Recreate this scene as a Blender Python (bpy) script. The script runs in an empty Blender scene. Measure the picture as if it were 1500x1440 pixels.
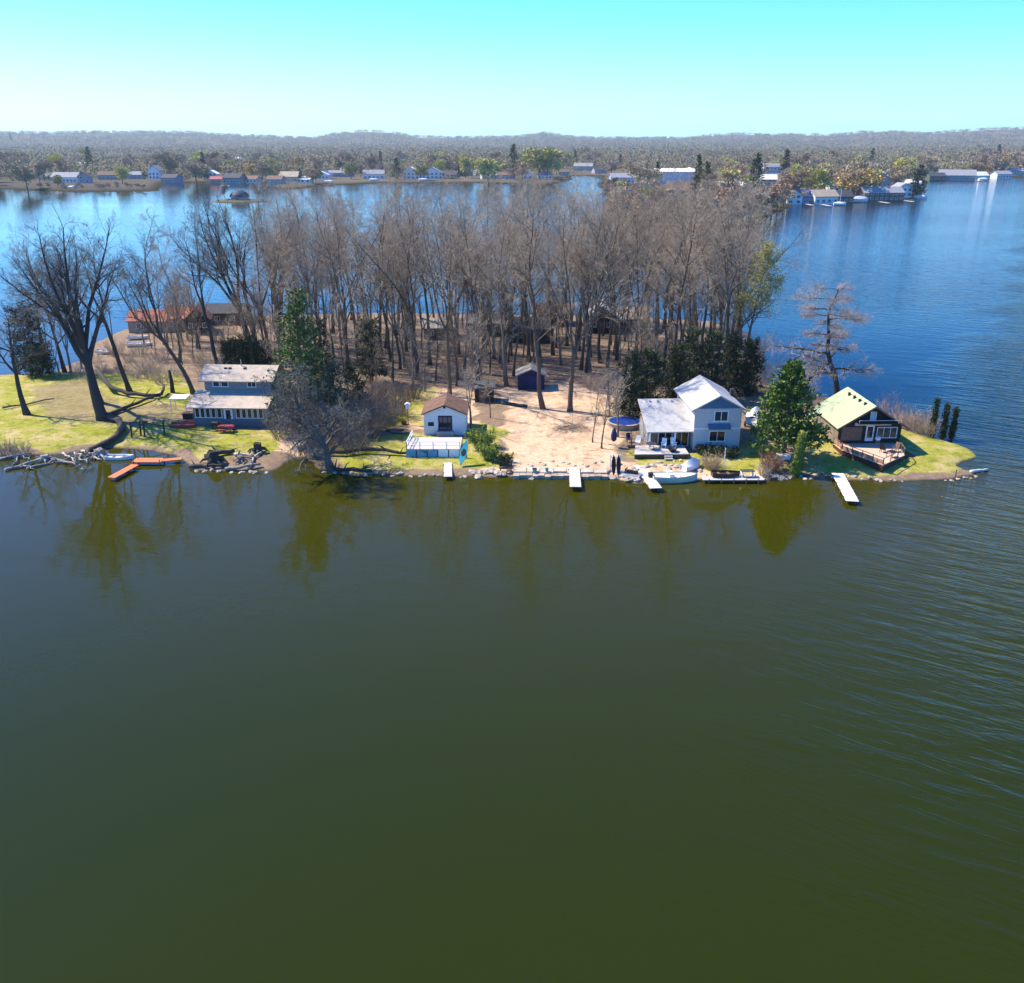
import bpy, math, random
import numpy as np
from mathutils import Vector, Matrix, noise as mnoise
C = bpy.context.scene.collection
PI = math.pi
# ------------------------------------------------------------------ camera geometry
CAMH = 36.0; FPX = 1332.0; PITCH = math.atan(517/1332)
def unproject(px, py, z=0.0):
    x = (px-750)/FPX; v = (720-py)/FPX
    dy = math.cos(PITCH)+v*math.sin(PITCH); dz = -math.sin(PITCH)+v*math.cos(PITCH)
    t = (z-CAMH)/dz
    return x*t, dy*t
def height_at(Y, py):
    v = (720-py)/FPX
    return CAMH+Y*(-math.sin(PITCH)+v*math.cos(PITCH))/(math.cos(PITCH)+v*math.sin(PITCH))
def project(x, y, z):
    c, s = math.cos(PITCH), math.sin(PITCH)
    dz = z-CAMH
    dep = y*c-dz*s; up = y*s+dz*c
    return 750+FPX*x/dep, 720-FPX*up/dep
# ------------------------------------------------------------------ mesh builder
class MB:
    def __init__(s): s.v = []; s.f = []
    def add(s, vs, fs):
        b = len(s.v); s.v.extend(vs)
        s.f.extend([tuple(b+i for i in f) for f in fs]); return s
    def box(s, c, size, rz=0, rx=0, ry=0):
        hx, hy, hz = size[0]/2, size[1]/2, size[2]/2
        R = Matrix.Rotation(rz, 3, 'Z') @ Matrix.Rotation(ry, 3, 'Y') @ Matrix.Rotation(rx, 3, 'X')
        c = Vector(c)
        vs = [c+R@Vector((x*hx, y*hy, z*hz)) for x, y, z in
              ((-1,-1,-1),(1,-1,-1),(1,1,-1),(-1,1,-1),(-1,-1,1),(1,-1,1),(1,1,1),(-1,1,1))]
        return s.add(vs, [(3,2,1,0),(4,5,6,7),(0,1,5,4),(1,2,6,5),(2,3,7,6),(3,0,4,7)])
    def bar(s, a, b, w, h=None):
        a, b = Vector(a), Vector(b); d = (b-a); L = d.length; d = d/L
        up = Vector((0,0,1)) if abs(d.z) < .95 else Vector((0,1,0))
        sx = d.cross(up).normalized(); sz = sx.cross(d)
        h = h or w; vs = []
        for p in (a, b):
            for i, j in ((-1,-1),(1,-1),(1,1),(-1,1)): vs.append(p+sx*i*w/2+sz*j*h/2)
        return s.add(vs, [(0,1,2,3),(7,6,5,4),(0,4,5,1),(1,5,6,2),(2,6,7,3),(3,7,4,0)])
    def tube(s, pts, rad, n=6, cap=True):
        pts = [Vector(p) for p in pts]; m = len(pts)
        if not hasattr(rad, '__len__'): rad = [rad]*m
        d = (pts[1]-pts[0]).normalized()
        u = d.cross(Vector((.31,.17,.93)) if abs(d.z) < .9 else Vector((1,.1,0))).normalized()
        b = len(s.v)
        for i, p in enumerate(pts):
            if 0 < i < m-1: d = (pts[i+1]-pts[i-1]).normalized()
            elif i == m-1: d = (pts[i]-pts[i-1]).normalized()
            u = (u-d*u.dot(d)).normalized(); w = d.cross(u)
            r = rad[i]
            for k in range(n):
                a = 2*PI*k/n
                s.v.append(p+u*(math.cos(a)*r)+w*(math.sin(a)*r))
        for i in range(m-1):
            for k in range(n):
                k2 = (k+1) % n
                s.f.append((b+i*n+k, b+i*n+k2, b+(i+1)*n+k2, b+(i+1)*n+k))
        if cap:
            s.f.append(tuple(b+k for k in reversed(range(n))))
            s.f.append(tuple(b+(m-1)*n+k for k in range(n)))
        return s
    def prism(s, poly, z0, z1):
        n = len(poly)
        vs = [Vector((x, y, z0)) for x, y in poly]+[Vector((x, y, z1)) for x, y in poly]
        fs = [tuple(reversed(range(n))), tuple(range(n, 2*n))]
        fs += [(i, (i+1) % n, n+(i+1) % n, n+i) for i in range(n)]
        return s.add(vs, fs)
    def slab(s, quad, th):                      # a sheet of thickness th under the quad
        q = [Vector(p) for p in quad]
        nrm = (q[1]-q[0]).cross(q[-1]-q[0]).normalized()
        n = len(q); lo = [p-nrm*th for p in q]
        return s.add(lo+q, [tuple(reversed(range(n))), tuple(range(n, 2*n))]+[(i, (i+1) % n, n+(i+1) % n, n+i) for i in range(n)])
    def lathe(s, prof, n=16, c=(0,0,0), sx=1, sy=1, cap=True):
        b = len(s.v); c = Vector(c)
        for r, z in prof:
            for k in range(n):
                a = 2*PI*k/n; s.v.append(c+Vector((math.cos(a)*r*sx, math.sin(a)*r*sy, z)))
        for i in range(len(prof)-1):
            for k in range(n):
                k2 = (k+1) % n
                s.f.append((b+i*n+k, b+i*n+k2, b+(i+1)*n+k2, b+(i+1)*n+k))
        if cap: s.f.append(tuple(b+k for k in reversed(range(n)))); s.f.append(tuple(b+(len(prof)-1)*n+k for k in range(n)))
        return s
    def leaf(s, p, d, L, W, rng):
        d = Vector(d).normalized()
        u = d.cross(Vector((rng.uniform(-1,1), rng.uniform(-1,1), rng.uniform(-1,1)))).normalized()
        p = Vector(p); b = len(s.v)
        s.v.extend([p, p+d*L*.5+u*W*.5, p+d*L, p+d*L*.5-u*W*.5]); s.f.append((b, b+1, b+2, b+3))
    def mesh(s, name, mat=None, smooth=False):
        me = bpy.data.meshes.new(name); me.from_pydata([tuple(v) for v in s.v], [], s.f); me.update()
        if mat: me.materials.append(mat)
        if smooth: me.polygons.foreach_set('use_smooth', [True]*len(me.polygons))
        return me
def obj(name, mb, mat, parent=None, smooth=False, loc=None):
    me = mb if isinstance(mb, bpy.types.Mesh) else mb.mesh(name, mat, smooth)
    o = bpy.data.objects.new(name, me); C.objects.link(o)
    if parent: o.parent = parent
    if loc: o.location = loc
    return o
def tag(o, label=None, cat=None, group=None, kind=None):
    if label: o['label'] = label
    if cat: o['category'] = cat
    if group: o['group'] = group
    if kind: o['kind'] = kind
    return o
def thing(name, label, cat, loc=(0,0,0), rz=0, group=None):
    o = bpy.data.objects.new(name, None); C.objects.link(o)
    o.location = loc; o.rotation_euler = (0,0,rz); o.empty_display_size = .3
    return tag(o, label, cat, group)
KIDS = {}
def dup(root, loc, rz=0, label=None, group=None, sc=1.0, mats=None):
    r = root.copy(); C.objects.link(r); r.location = loc; r.rotation_euler = (0,0,rz)
    r.scale = (sc, sc, sc) if not hasattr(sc, '__len__') else sc
    if label: r['label'] = label
    if group: r['group'] = group
    def rec(a, b):
        for ch in a.children:
            c = ch.copy(); C.objects.link(c); c.parent = b
            if mats and ch.name.split('.')[0] in mats:
                c.data = mats[ch.name.split('.')[0]][c.data.name] if isinstance(mats[ch.name.split('.')[0]], dict) else c.data
            rec(ch, c)
    rec(root, r)
    return r
def sstep(a, b, x): 
    t = np.clip((x-a)/(b-a), 0, 1); return t*t*(3-2*t)
# ------------------------------------------------------------------ materials
def nt(name):
    m = bpy.data.materials.new(name); m.use_nodes = True
    return m, m.node_tree.nodes, m.node_tree.links, m.node_tree.nodes['Principled BSDF']
def M(name, col, rough=.8, var=.25, scale=3., bump=0., rnd=0., spec=.3, board=0., metal=0., tint=None, stretch=None, trans=0):
    m, N, L, B = nt(name)
    tc = N.new('ShaderNodeTexCoord'); src = tc.outputs['Object']
    if stretch:
        mp = N.new('ShaderNodeMapping'); mp.inputs['Scale'].default_value = stretch; L.new(src, mp.inputs[0]); src = mp.outputs[0]
    nz = N.new('ShaderNodeTexNoise'); nz.inputs['Scale'].default_value = scale; nz.inputs['Detail'].default_value = 5
    nz.inputs['Roughness'].default_value = .65; L.new(src, nz.inputs['Vector'])
    mr = N.new('ShaderNodeMapRange'); mr.inputs[1].default_value = .3; mr.inputs[2].default_value = .7; L.new(nz.outputs[0], mr.inputs[0])
    mx = N.new('ShaderNodeMix'); mx.data_type = 'RGBA'
    c2 = tint or tuple(c*(1+var) for c in col)
    mx.inputs['A'].default_value = (*[c*(1-var) for c in col], 1); mx.inputs['B'].default_value = (*c2, 1)
    L.new(mr.outputs[0], mx.inputs['Factor']); out = mx.outputs['Result']
    if rnd:
        oi = N.new('ShaderNodeObjectInfo'); mp2 = N.new('ShaderNodeMapRange')
        mp2.inputs[3].default_value = 1-rnd; mp2.inputs[4].default_value = 1+rnd; L.new(oi.outputs['Random'], mp2.inputs[0])
        hs = N.new('ShaderNodeHueSaturation'); L.new(mp2.outputs[0], hs.inputs['Value']); L.new(out, hs.inputs['Color']); out = hs.outputs[0]
    L.new(out, B.inputs['Base Color'])
    B.inputs['Roughness'].default_value = rough; B.inputs['Specular IOR Level'].default_value = spec; B.inputs['Metallic'].default_value = metal
    h = None
    if board:                                     # horizontal boards: a saw along z (or along the stretched axis)
        sx = N.new('ShaderNodeSeparateXYZ'); L.new(tc.outputs['Object'], sx.inputs[0])
        dv = N.new('ShaderNodeMath'); dv.operation = 'DIVIDE'; dv.inputs[1].default_value = board; L.new(sx.outputs[2], dv.inputs[0])
        fr = N.new('ShaderNodeMath'); fr.operation = 'FRACT'; L.new(dv.outputs[0], fr.inputs[0]); h = fr.outputs[0]
        bp = N.new('ShaderNodeBump'); bp.inputs['Strength'].default_value = .5; bp.inputs['Distance'].default_value = .04
        L.new(h, bp.inputs['Height']); L.new(bp.outputs[0], B.inputs['Normal'])
    elif bump:
        bp = N.new('ShaderNodeBump'); bp.inputs['Strength'].default_value = bump; bp.inputs['Distance'].default_value = .15
        L.new(nz.outputs[0], bp.inputs['Height']); L.new(bp.outputs[0], B.inputs['Normal'])
    if trans: B.inputs['Transmission Weight'].default_value = trans
    return m
bark = M('bark', (.10,.075,.052), .9, .45, 6, .6, rnd=.25)
bark_dark = M('dark_bark', (.050,.042,.036), .9, .4, 5, .6)
bark_grey = M('grey_bark', (.18,.145,.115), .9, .4, 5, .6, rnd=.2)
twig_red = M('reddish_twigs', (.42,.315,.205), .9, .3, .6, rnd=.25)
twig_grey = M('grey_twigs', (.39,.32,.225), .9, .3, .6, rnd=.25)
twig_dark = M('dark_twigs', (.17,.145,.125), .9, .3, .8)
twig_pink = M('pinkish_twigs', (.40,.325,.27), .9, .3, .8)
driftw = M('weathered_wood', (.30,.265,.225), .9, .45, 4, .5, rnd=.3)
needle_dark = M('dark_needles', (.018,.034,.010), .8, .6, 1.2, rnd=.2, tint=(.055,.08,.020))
needle_green = M('green_needles', (.06,.12,.018), .75, .5, 1.0, tint=(.14,.22,.035))
needle_pine = M('pine_needles', (.045,.105,.010), .7, .5, .8, tint=(.14,.22,.022))
leaf_yel = M('yellow_buds', (.38,.34,.06), .8, .3, .5)
leaf_lime = M('lime_leaves', (.20,.26,.03), .8, .4, 2)
white = M('white_paint', (.78,.78,.76), .5, .06, 2)
offwhite = M('chalky_white_paint', (.50,.47,.42), .75, .22, 1.5)
glass = M('window_glass', (.020,.030,.042), .06, .3, .7, spec=.6)
glass_dark = M('dark_glass', (.006,.007,.010), .12, .3, .7, spec=.5)
# ================================================================== outline of the island and the mainland
def poly_px(pts): return np.array([unproject(x, y) for x, y in pts])
ISLAND = poly_px([(-260,668),(0,669),(60,668),(110,664),(160,657),(215,660),(262,670),(290,688),(340,691),(400,689),(440,668),(470,690),(510,697),(570,696),
  (640,698),(690,699),(760,699),(840,700),(895,699),(930,709),(985,707),(1020,703),(1070,704),(1115,704),(1165,699),(1205,696),
  (1240,703),(1320,705),(1385,703),(1430,697),(1448,691),(1443,687),(1415,689),(1404,683),(1412,676),(1433,669),(1425,662),(1405,651),(1380,645),(1345,634),(1318,622),
  (1300,604),(1270,595),(1240,583),(1205,583),(1165,577),(1128,563),(1112,545),(1118,520),(1095,487),(1040,471),(960,467),(850,463),(700,461),(560,459),
  (420,462),(300,462),(215,472),(170,488),(135,505),(118,527),(78,546),(20,549),(-60,552),(-300,553)])
MAIN = poly_px([(-1500,262),(-300,268),(-60,273),(24,278),(120,281),(229,280),(233,273),(244,267),(300,267),(380,268),(400,277),(440,277),(470,273),(560,268),
  (700,268),(800,271),(834,266),(837,258),(880,258),(884,285),(900,318),(960,343),(1060,346),(1118,326),(1150,306),(1166,298),(1260,295),(1345,291),
  (1352,277),(1356,264),(1420,262),(1500,259),(2200,252),(4200,244)]).tolist()
MAIN = np.array(MAIN+[[9000,9500],[-9000,9500],[-9000,2500]])
def sdist(P, poly):                                # positive inside
    P = np.asarray(P, float); n = len(poly); out = np.full(len(P), 1e9); inside = np.zeros(len(P), bool)
    for i in range(n):
        a, b = poly[i], poly[(i+1) % n]; ab = b-a
        t = np.clip(((P-a)@ab)/(ab@ab), 0, 1)
        d = np.hypot(*(P-(a+t[:,None]*ab)).T); out = np.minimum(out, d)
        c = (a[1] > P[:,1]) != (b[1] > P[:,1])
        with np.errstate(divide='ignore', invalid='ignore'):
            xi = (b[0]-a[0])*(P[:,1]-a[1])/(b[1]-a[1])+a[0]
        inside ^= c & (P[:,0] < xi)
    return np.where(inside, out, -out)
def fbm(P, sc, oc=4, seed=0):                      # cheap value noise
    r = np.zeros(len(P)); amp = 1; tot = 0
    for o in range(oc):
        q = P*sc*(2**o)+seed*17.3+o*5.1; i = np.floor(q).astype(int); f = q-i; f = f*f*(3-2*f)
        def h(ix, iy): 
            n = (ix*374761393+iy*668265263+seed*69069) & 0x7fffffff
            n = ((n ^ (n >> 13))*1274126177) & 0x7fffffff
            return (n & 0xffff)/65535.
        a = h(i[:,0], i[:,1]); b = h(i[:,0]+1, i[:,1]); c = h(i[:,0], i[:,1]+1); d = h(i[:,0]+1, i[:,1]+1)
        r += amp*((a*(1-f[:,0])+b*f[:,0])*(1-f[:,1])+(c*(1-f[:,0])+d*f[:,0])*f[:,1]); tot += amp; amp *= .5
    return r/tot
def island_z(P):
    P = np.asarray(P, float).reshape(-1, 2)
    d = sdist(P, ISLAND)+(fbm(P, .45, 3, 3)-.5)*1.1
    up = .12*sstep(0, .5, d)+.75*(1-np.exp(-np.maximum(d, 0)/5))+.35*(fbm(P, .07, 3, 9)-.4)*sstep(2, 12, d)+.10*(fbm(P, .5, 3, 4)-.5)*sstep(.5, 3, d)
    return np.where(d > 0, up, np.maximum(d*.35, -1.2))
def zg(x, y): return float(island_z([(x, y)])[0])
def spot(px, py):
    z = .7
    for _ in range(3):
        x, y = unproject(px, py, z); z = max(zg(x, y), 0.02)
    return Vector((x, y, z))
# ------------------------------------------------------------------ island ground
def inpoly(P, pts): return sstep(-.9, .9, sdist(P, poly_px(pts))+(fbm(P, .35, 3, 6)-.5)*3.5)
def make_island():
    xs = np.arange(-112, 62, .5); ys = np.arange(93, 203, .5)
    X, Y = np.meshgrid(xs, ys); P = np.stack([X.ravel(), Y.ravel()], 1)
    Z = island_z(P); nx, ny = len(xs), len(ys)
    idx = np.arange(nx*ny).reshape(ny, nx)
    q = np.stack([idx[:-1,:-1], idx[:-1,1:], idx[1:,1:], idx[1:,:-1]], -1).reshape(-1, 4)
    q = q[(Z[q] > -1.1).any(1)]
    used = np.unique(q); remap = np.full(nx*ny, -1); remap[used] = np.arange(len(used))
    me = bpy.data.meshes.new('island_ground')
    me.from_pydata(np.column_stack([P, Z])[used].tolist(), [], remap[q].tolist())
    me.polygons.foreach_set('use_smooth', [True]*len(me.polygons))
    P = P[used]
    grass = np.maximum.reduce([inpoly(P, a) for a in (
        [(-300,556),(60,552),(265,557),(290,585),(265,618),(330,640),(420,640),(392,672),(300,676),(230,652),(150,655),(60,664),(-300,664)],
        [(478,668),(520,655),(600,640),(700,655),(745,672),(735,690),(600,692),(500,692)],
        [(690,632),(725,628),(742,660),(735,682),(700,680)],
        [(915,668),(1015,670),(1130,660),(1150,690),(1060,694),(930,688)],
        [(1165,620),(1240,612),(1320,630),(1360,640),(1440,660),(1400,700),(1250,700),(1180,694),(1160,655)],
        [(570,580),(640,575),(620,630),(560,640)],)])
    sand = np.maximum.reduce([inpoly(P, a) for a in (
        [(740,612),(800,590),(885,600),(905,650),(900,697),(690,697),(735,672),(725,635)],
        [(385,638),(430,628),(452,650),(440,668),(395,664)],
        [(560,610),(610,575),(700,580),(700,640),(600,640)],
        [(880,680),(1120,684),(1130,706),(880,706)],
        [(735,575),(830,570),(900,580),(900,612),(740,606)],)])
    dry = inpoly(P, [(40,575),(140,560),(180,600),(260,600),(290,625),(200,630),(60,618)])
    grass = grass*(1-.55*dry)*(1-.0*sand)
    ca = me.color_attributes.new('zone', 'FLOAT_COLOR', 'POINT')
    ca.data.foreach_set('color', np.column_stack([sand, grass, dry, np.ones(len(P))]).ravel())
    m, N, L, B = nt('island_soil')
    at = N.new('ShaderNodeAttribute'); at.attribute_name = 'zone'
    sp = N.new('ShaderNodeSeparateColor'); L.new(at.outputs['Color'], sp.inputs[0])
    tc = N.new('ShaderNodeTexCoord')
    def nz(scale, det=6, ro=.65):
        n = N.new('ShaderNodeTexNoise'); n.inputs['Scale'].default_value = scale; n.inputs['Detail'].default_value = det; n.inputs['Roughness'].default_value = ro
        L.new(tc.outputs['Object'], n.inputs['Vector']); return n.outputs[0]
    def rng(s, a, b):
        r = N.new('ShaderNodeMapRange'); r.inputs[1].default_value = a; r.inputs[2].default_value = b; L.new(s, r.inputs[0]); return r.outputs[0]
    def mix(f, a, b):
        x = N.new('ShaderNodeMix'); x.data_type = 'RGBA'
        for k, v in (('A', a), ('B', b)):
            if isinstance(v, tuple): x.inputs[k].default_value = (*v, 1)
            else: L.new(v, x.inputs[k])
        L.new(f, x.inputs['Factor']); return x.outputs['Result']
    n1, n2, n3 = nz(.35), nz(1.7), nz(6)
    lit = mix(rng(n2, .35, .65), (.155,.105,.068), (.28,.195,.13)); lit = mix(rng(n1, .45, .7), lit, (.24,.17,.10)); lit = mix(rng(n3, .5, .75), lit, (.27,.225,.17))
    snd = mix(rng(n2, .3, .7), (.52,.335,.20), (.70,.52,.34)); snd = mix(rng(n1, .5, .75), snd, (.42,.24,.135)); snd = mix(rng(nz(.8), .54, .70), snd, (.30,.18,.10)); snd = mix(rng(n3, .58, .8), snd, (.27,.17,.10))
    gra = mix(rng(n2, .3, .7), (.20,.215,.016), (.38,.355,.05)); gra = mix(rng(n1, .44, .62), gra, (.47,.37,.16)); gra = mix(rng(nz(.9), .52, .68), gra, (.13,.15,.015)); gra = mix(rng(n3, .45, .8), gra, (.18,.185,.025))
    def edge(s):
        a = N.new('ShaderNodeMath'); a.operation = 'MULTIPLY_ADD'; L.new(n3, a.inputs[0]); a.inputs[1].default_value = .9; a.inputs[2].default_value = -.45
        b = N.new('ShaderNodeMath'); b.operation = 'ADD'; L.new(a.outputs[0], b.inputs[0]); L.new(s, b.inputs[1]); return rng(b.outputs[0], .3, .7)
    base = mix(edge(sp.outputs['Red']), lit, snd)
    base = mix(edge(sp.outputs['Green']), base, gra)
    # wet dark rim where the ground meets the lake
    gx = N.new('ShaderNodeSeparateXYZ'); L.new(tc.outputs['Object'], gx.inputs[0])
    base = mix(rng(gx.outputs[2], .0, .13), (.05,.04,.022), base)
    L.new(base, B.inputs['Base Color']); B.inputs['Roughness'].default_value = .95; B.inputs['Specular IOR Level'].default_value = .1
    bp = N.new('ShaderNodeBump'); bp.inputs['Strength'].default_value = .7; bp.inputs['Distance'].default_value = .25
    L.new(n3, bp.inputs['Height']); L.new(bp.outputs[0], B.inputs['Normal'])
    me.materials.append(m)
    o = bpy.data.objects.new('island_ground', me); C.objects.link(o); tag(o, kind='structure')
make_island()
# ------------------------------------------------------------------ mainland and hills
RIDGE_X = [-4000,-900,0,120,250,340,440,478,520,560,600,690,760,800,850,950,1030,1090,1180,1250,1300,1400,1500,2600,5000]
RIDGE_Y = [190,189,191,190,190,194,197,191,189,190,195,196,195,191,196,197,196,192,193,194,190,192,187,188,190]
def main_z(P):
    P = np.asarray(P, float).reshape(-1, 2)
    d = sdist(P, MAIN)+(fbm(P, .02, 3, 5)-.5)*8
    R = np.hypot(P[:,0], P[:,1])
    px = 750+FPX*P[:,0]/np.maximum(P[:,1], 1)/math.cos(PITCH)*1.07
    sky = np.interp(px, RIDGE_X, RIDGE_Y)+(fbm(np.stack([px, px*0], 1), .05, 3, 2)-.5)*2.0
    hill = (CAMH+(203-sky)/FPX*6400*1.07-34)*sstep(3200, 6400, R)+6*(fbm(P, .0012, 3, 8)-.5)*sstep(1500, 3000, R)
    z = np.where(d > 0, np.minimum(d*.12, 1.3)+.4*(fbm(P, .02, 2, 3)-.5)*sstep(3, 20, d), np.maximum(d*.15, -1.5))
    return z+np.where(d > 0, hill*sstep(0, 200, d), 0)
def make_main():
    az = np.radians(np.linspace(-44, 44, 760)); r = np.exp(np.linspace(math.log(360), math.log(8600), 270))
    A, R = np.meshgrid(az, r); P = np.stack([(R*np.sin(A)).ravel(), (R*np.cos(A)).ravel()], 1)
    Z = main_z(P); nx, ny = len(az), len(r); idx = np.arange(nx*ny).reshape(ny, nx)
    q = np.stack([idx[:-1,:-1], idx[:-1,1:], idx[1:,1:], idx[1:,:-1]], -1).reshape(-1, 4)
    q = q[(Z[q] > -1.4).any(1)]
    used = np.unique(q); remap = np.full(nx*ny, -1); remap[used] = np.arange(len(used))
    me = bpy.data.meshes.new('mainland'); me.from_pydata(np.column_stack([P, Z])[used].tolist(), [], remap[q].tolist())
    me.polygons.foreach_set('use_smooth', [True]*len(me.polygons))
    m, N, L, B = nt('mainland_soil'); tc = N.new('ShaderNodeTexCoord')
    def nz(s):
        n = N.new('ShaderNodeTexNoise'); n.inputs['Scale'].default_value = s; n.inputs['Detail'].default_value = 6; L.new(tc.outputs['Object'], n.inputs['Vector'])
        r_ = N.new('ShaderNodeMapRange'); r_.inputs[1].default_value = .38; r_.inputs[2].default_value = .62; L.new(n.outputs[0], r_.inputs[0]); return r_.outputs[0]
    def mix(f, a, b):
        x = N.new('ShaderNodeMix'); x.data_type = 'RGBA'
        for k, v in (('A', a), ('B', b)):
            if isinstance(v, tuple): x.inputs[k].default_value = (*v, 1)
            else: L.new(v, x.inputs[k])
        L.new(f, x.inputs['Factor']); return x.outputs['Result']
    c = mix(nz(.015), (.11,.085,.06), (.12,.115,.05)); c = mix(nz(.06), c, (.155,.125,.09)); c = mix(nz(.0035), c, (.085,.075,.06))
    gx = N.new('ShaderNodeSeparateXYZ'); L.new(tc.outputs['Object'], gx.inputs[0]); zr = N.new('ShaderNodeMapRange'); zr.inputs[1].default_value = .35; zr.inputs[2].default_value = 1.3; L.new(gx.outputs[2], zr.inputs[0]); c = mix(zr.outputs[0], (.035,.032,.018), c)
    L.new(c, B.inputs['Base Color']); B.inputs['Roughness'].default_value = 1; B.inputs['Specular IOR Level'].default_value = 0
    me.materials.append(m); o = bpy.data.objects.new('mainland', me); C.objects.link(o); tag(o, kind='structure')
make_main()
# ------------------------------------------------------------------ lake
def make_lake():
    me = MB().add([Vector(p) for p in ((-8800,-150,0),(8800,-150,0),(8800,9200,0),(-8800,9200,0))], [(0,1,2,3)]).mesh('lake_water')
    m, N, L, B = nt('lake_water'); tc = N.new('ShaderNodeTexCoord')
    def math_(op, a, b=None, c=None):
        n = N.new('ShaderNodeMath'); n.operation = op
        for i, v in enumerate((a, b, c)):
            if v is None: continue
            if isinstance(v, (int, float)): n.inputs[i].default_value = v
            else: L.new(v, n.inputs[i])
        return n.outputs[0]
    def rng(s, a, b, c=0, d=1, smooth=True):
        r = N.new('ShaderNodeMapRange'); r.interpolation_type = 'SMOOTHSTEP' if smooth else 'LINEAR'
        for i, v in enumerate((a, b, c, d)): r.inputs[i+1].default_value = v
        L.new(s, r.inputs[0]); return r.outputs[0]
    def noise(scale, det, rot=0, sc=(1,1,1), ro=.5, dist=0):
        mp = N.new('ShaderNodeMapping'); mp.vector_type = 'TEXTURE'; mp.inputs['Rotation'].default_value = (0,0,rot); mp.inputs['Scale'].default_value = sc
        L.new(tc.outputs['Object'], mp.inputs[0]); n = N.new('ShaderNodeTexNoise'); n.inputs['Scale'].default_value = scale
        n.inputs['Detail'].default_value = det; n.inputs['Roughness'].default_value = ro; n.inputs['Distortion'].default_value = dist
        L.new(mp.outputs[0], n.inputs['Vector']); return n.outputs[0]
    sx = N.new('ShaderNodeSeparateXYZ'); L.new(tc.outputs['Object'], sx.inputs[0]); X, Y = sx.outputs[0], sx.outputs[1]
    # wind mask: ripples run in from the right; the open lake beyond the island is ruffled; a calm lee stays in front of the island
    f = math_('SUBTRACT', math_('SUBTRACT', X, 8.0), math_('MULTIPLY', math_('SUBTRACT', Y, 47.0), .58))
    patch = noise(.045, 3, 0, (1.6,1,1))
    f = math_('ADD', f, math_('MULTIPLY', math_('SUBTRACT', patch, .5), 40.0))
    near = math_('MULTIPLY', rng(f, -6, 26), rng(Y, 20, 60, .12, 1))
    far = math_('MULTIPLY', rng(Y, 125, 230, 0, .4), rng(noise(.006, 3, 0, (2.6,1,1)), .3, .62, .55, 1))
    west = rng(X, -320, 120, .38, 1)
    far = math_('MULTIPLY', far, west)
    wind = math_('MAXIMUM', near, far)
    long_ = noise(.95, 3, -.60, (5.5,1,1), .55, .4)
    cross = noise(.60, 3, -.35, (4,1,1), .55, .3)
    fine = noise(3.2, 4, -.5, (2.2,1,1), .6)
    h = math_('ADD', math_('MULTIPLY', long_, .30), math_('ADD', math_('MULTIPLY', cross, .24), math_('MULTIPLY', fine, .045)))
    calm = math_('ADD', math_('MULTIPLY', noise(.5, 2, -.15, (2.5,1,1), .4), .020), math_('MULTIPLY', noise(2.2, 2, .1, (1.5,1,1)), .004))
    calm = math_('MULTIPLY', calm, rng(noise(.022, 3, .2, (2.2,1,1)), .35, .65, .5, 2.2))
    h = math_('ADD', math_('MULTIPLY', h, wind), calm)
    bp = N.new('ShaderNodeBump'); bp.inputs['Strength'].default_value = 1; bp.inputs['Distance'].default_value = 1.0
    L.new(h, bp.inputs['Height']); L.new(bp.outputs[0], B.inputs['Normal'])
    # murky green body, browner over the shallows near the island
    mx = N.new('ShaderNodeMix'); mx.data_type = 'RGBA'
    mx.inputs['A'].default_value = (.0150,.0218,.0002,1); mx.inputs['B'].default_value = (.0330,.0325,.0002,1)
    L.new(rng(Y, 38, 100), mx.inputs['Factor']); m2 = N.new('ShaderNodeMix'); m2.data_type = 'RGBA'; L.new(mx.outputs['Result'], m2.inputs['A']); m2.inputs['B'].default_value = (.004,.012,.010,1)
    L.new(rng(math_('ADD', Y, math_('MULTIPLY', X, .7)), 118, 165), m2.inputs['Factor']); L.new(m2.outputs['Result'], B.inputs['Base Color'])
    L.new(math_('MULTIPLY_ADD', far, .055, math_('MULTIPLY_ADD', near, .02, .035)), B.inputs['Roughness']); B.inputs['IOR'].default_value = 1.333; B.inputs['Specular IOR Level'].default_value = .22
    me.materials.append(m); o = bpy.data.objects.new('lake_water', me); C.objects.link(o); tag(o, kind='structure')
make_lake()
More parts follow.
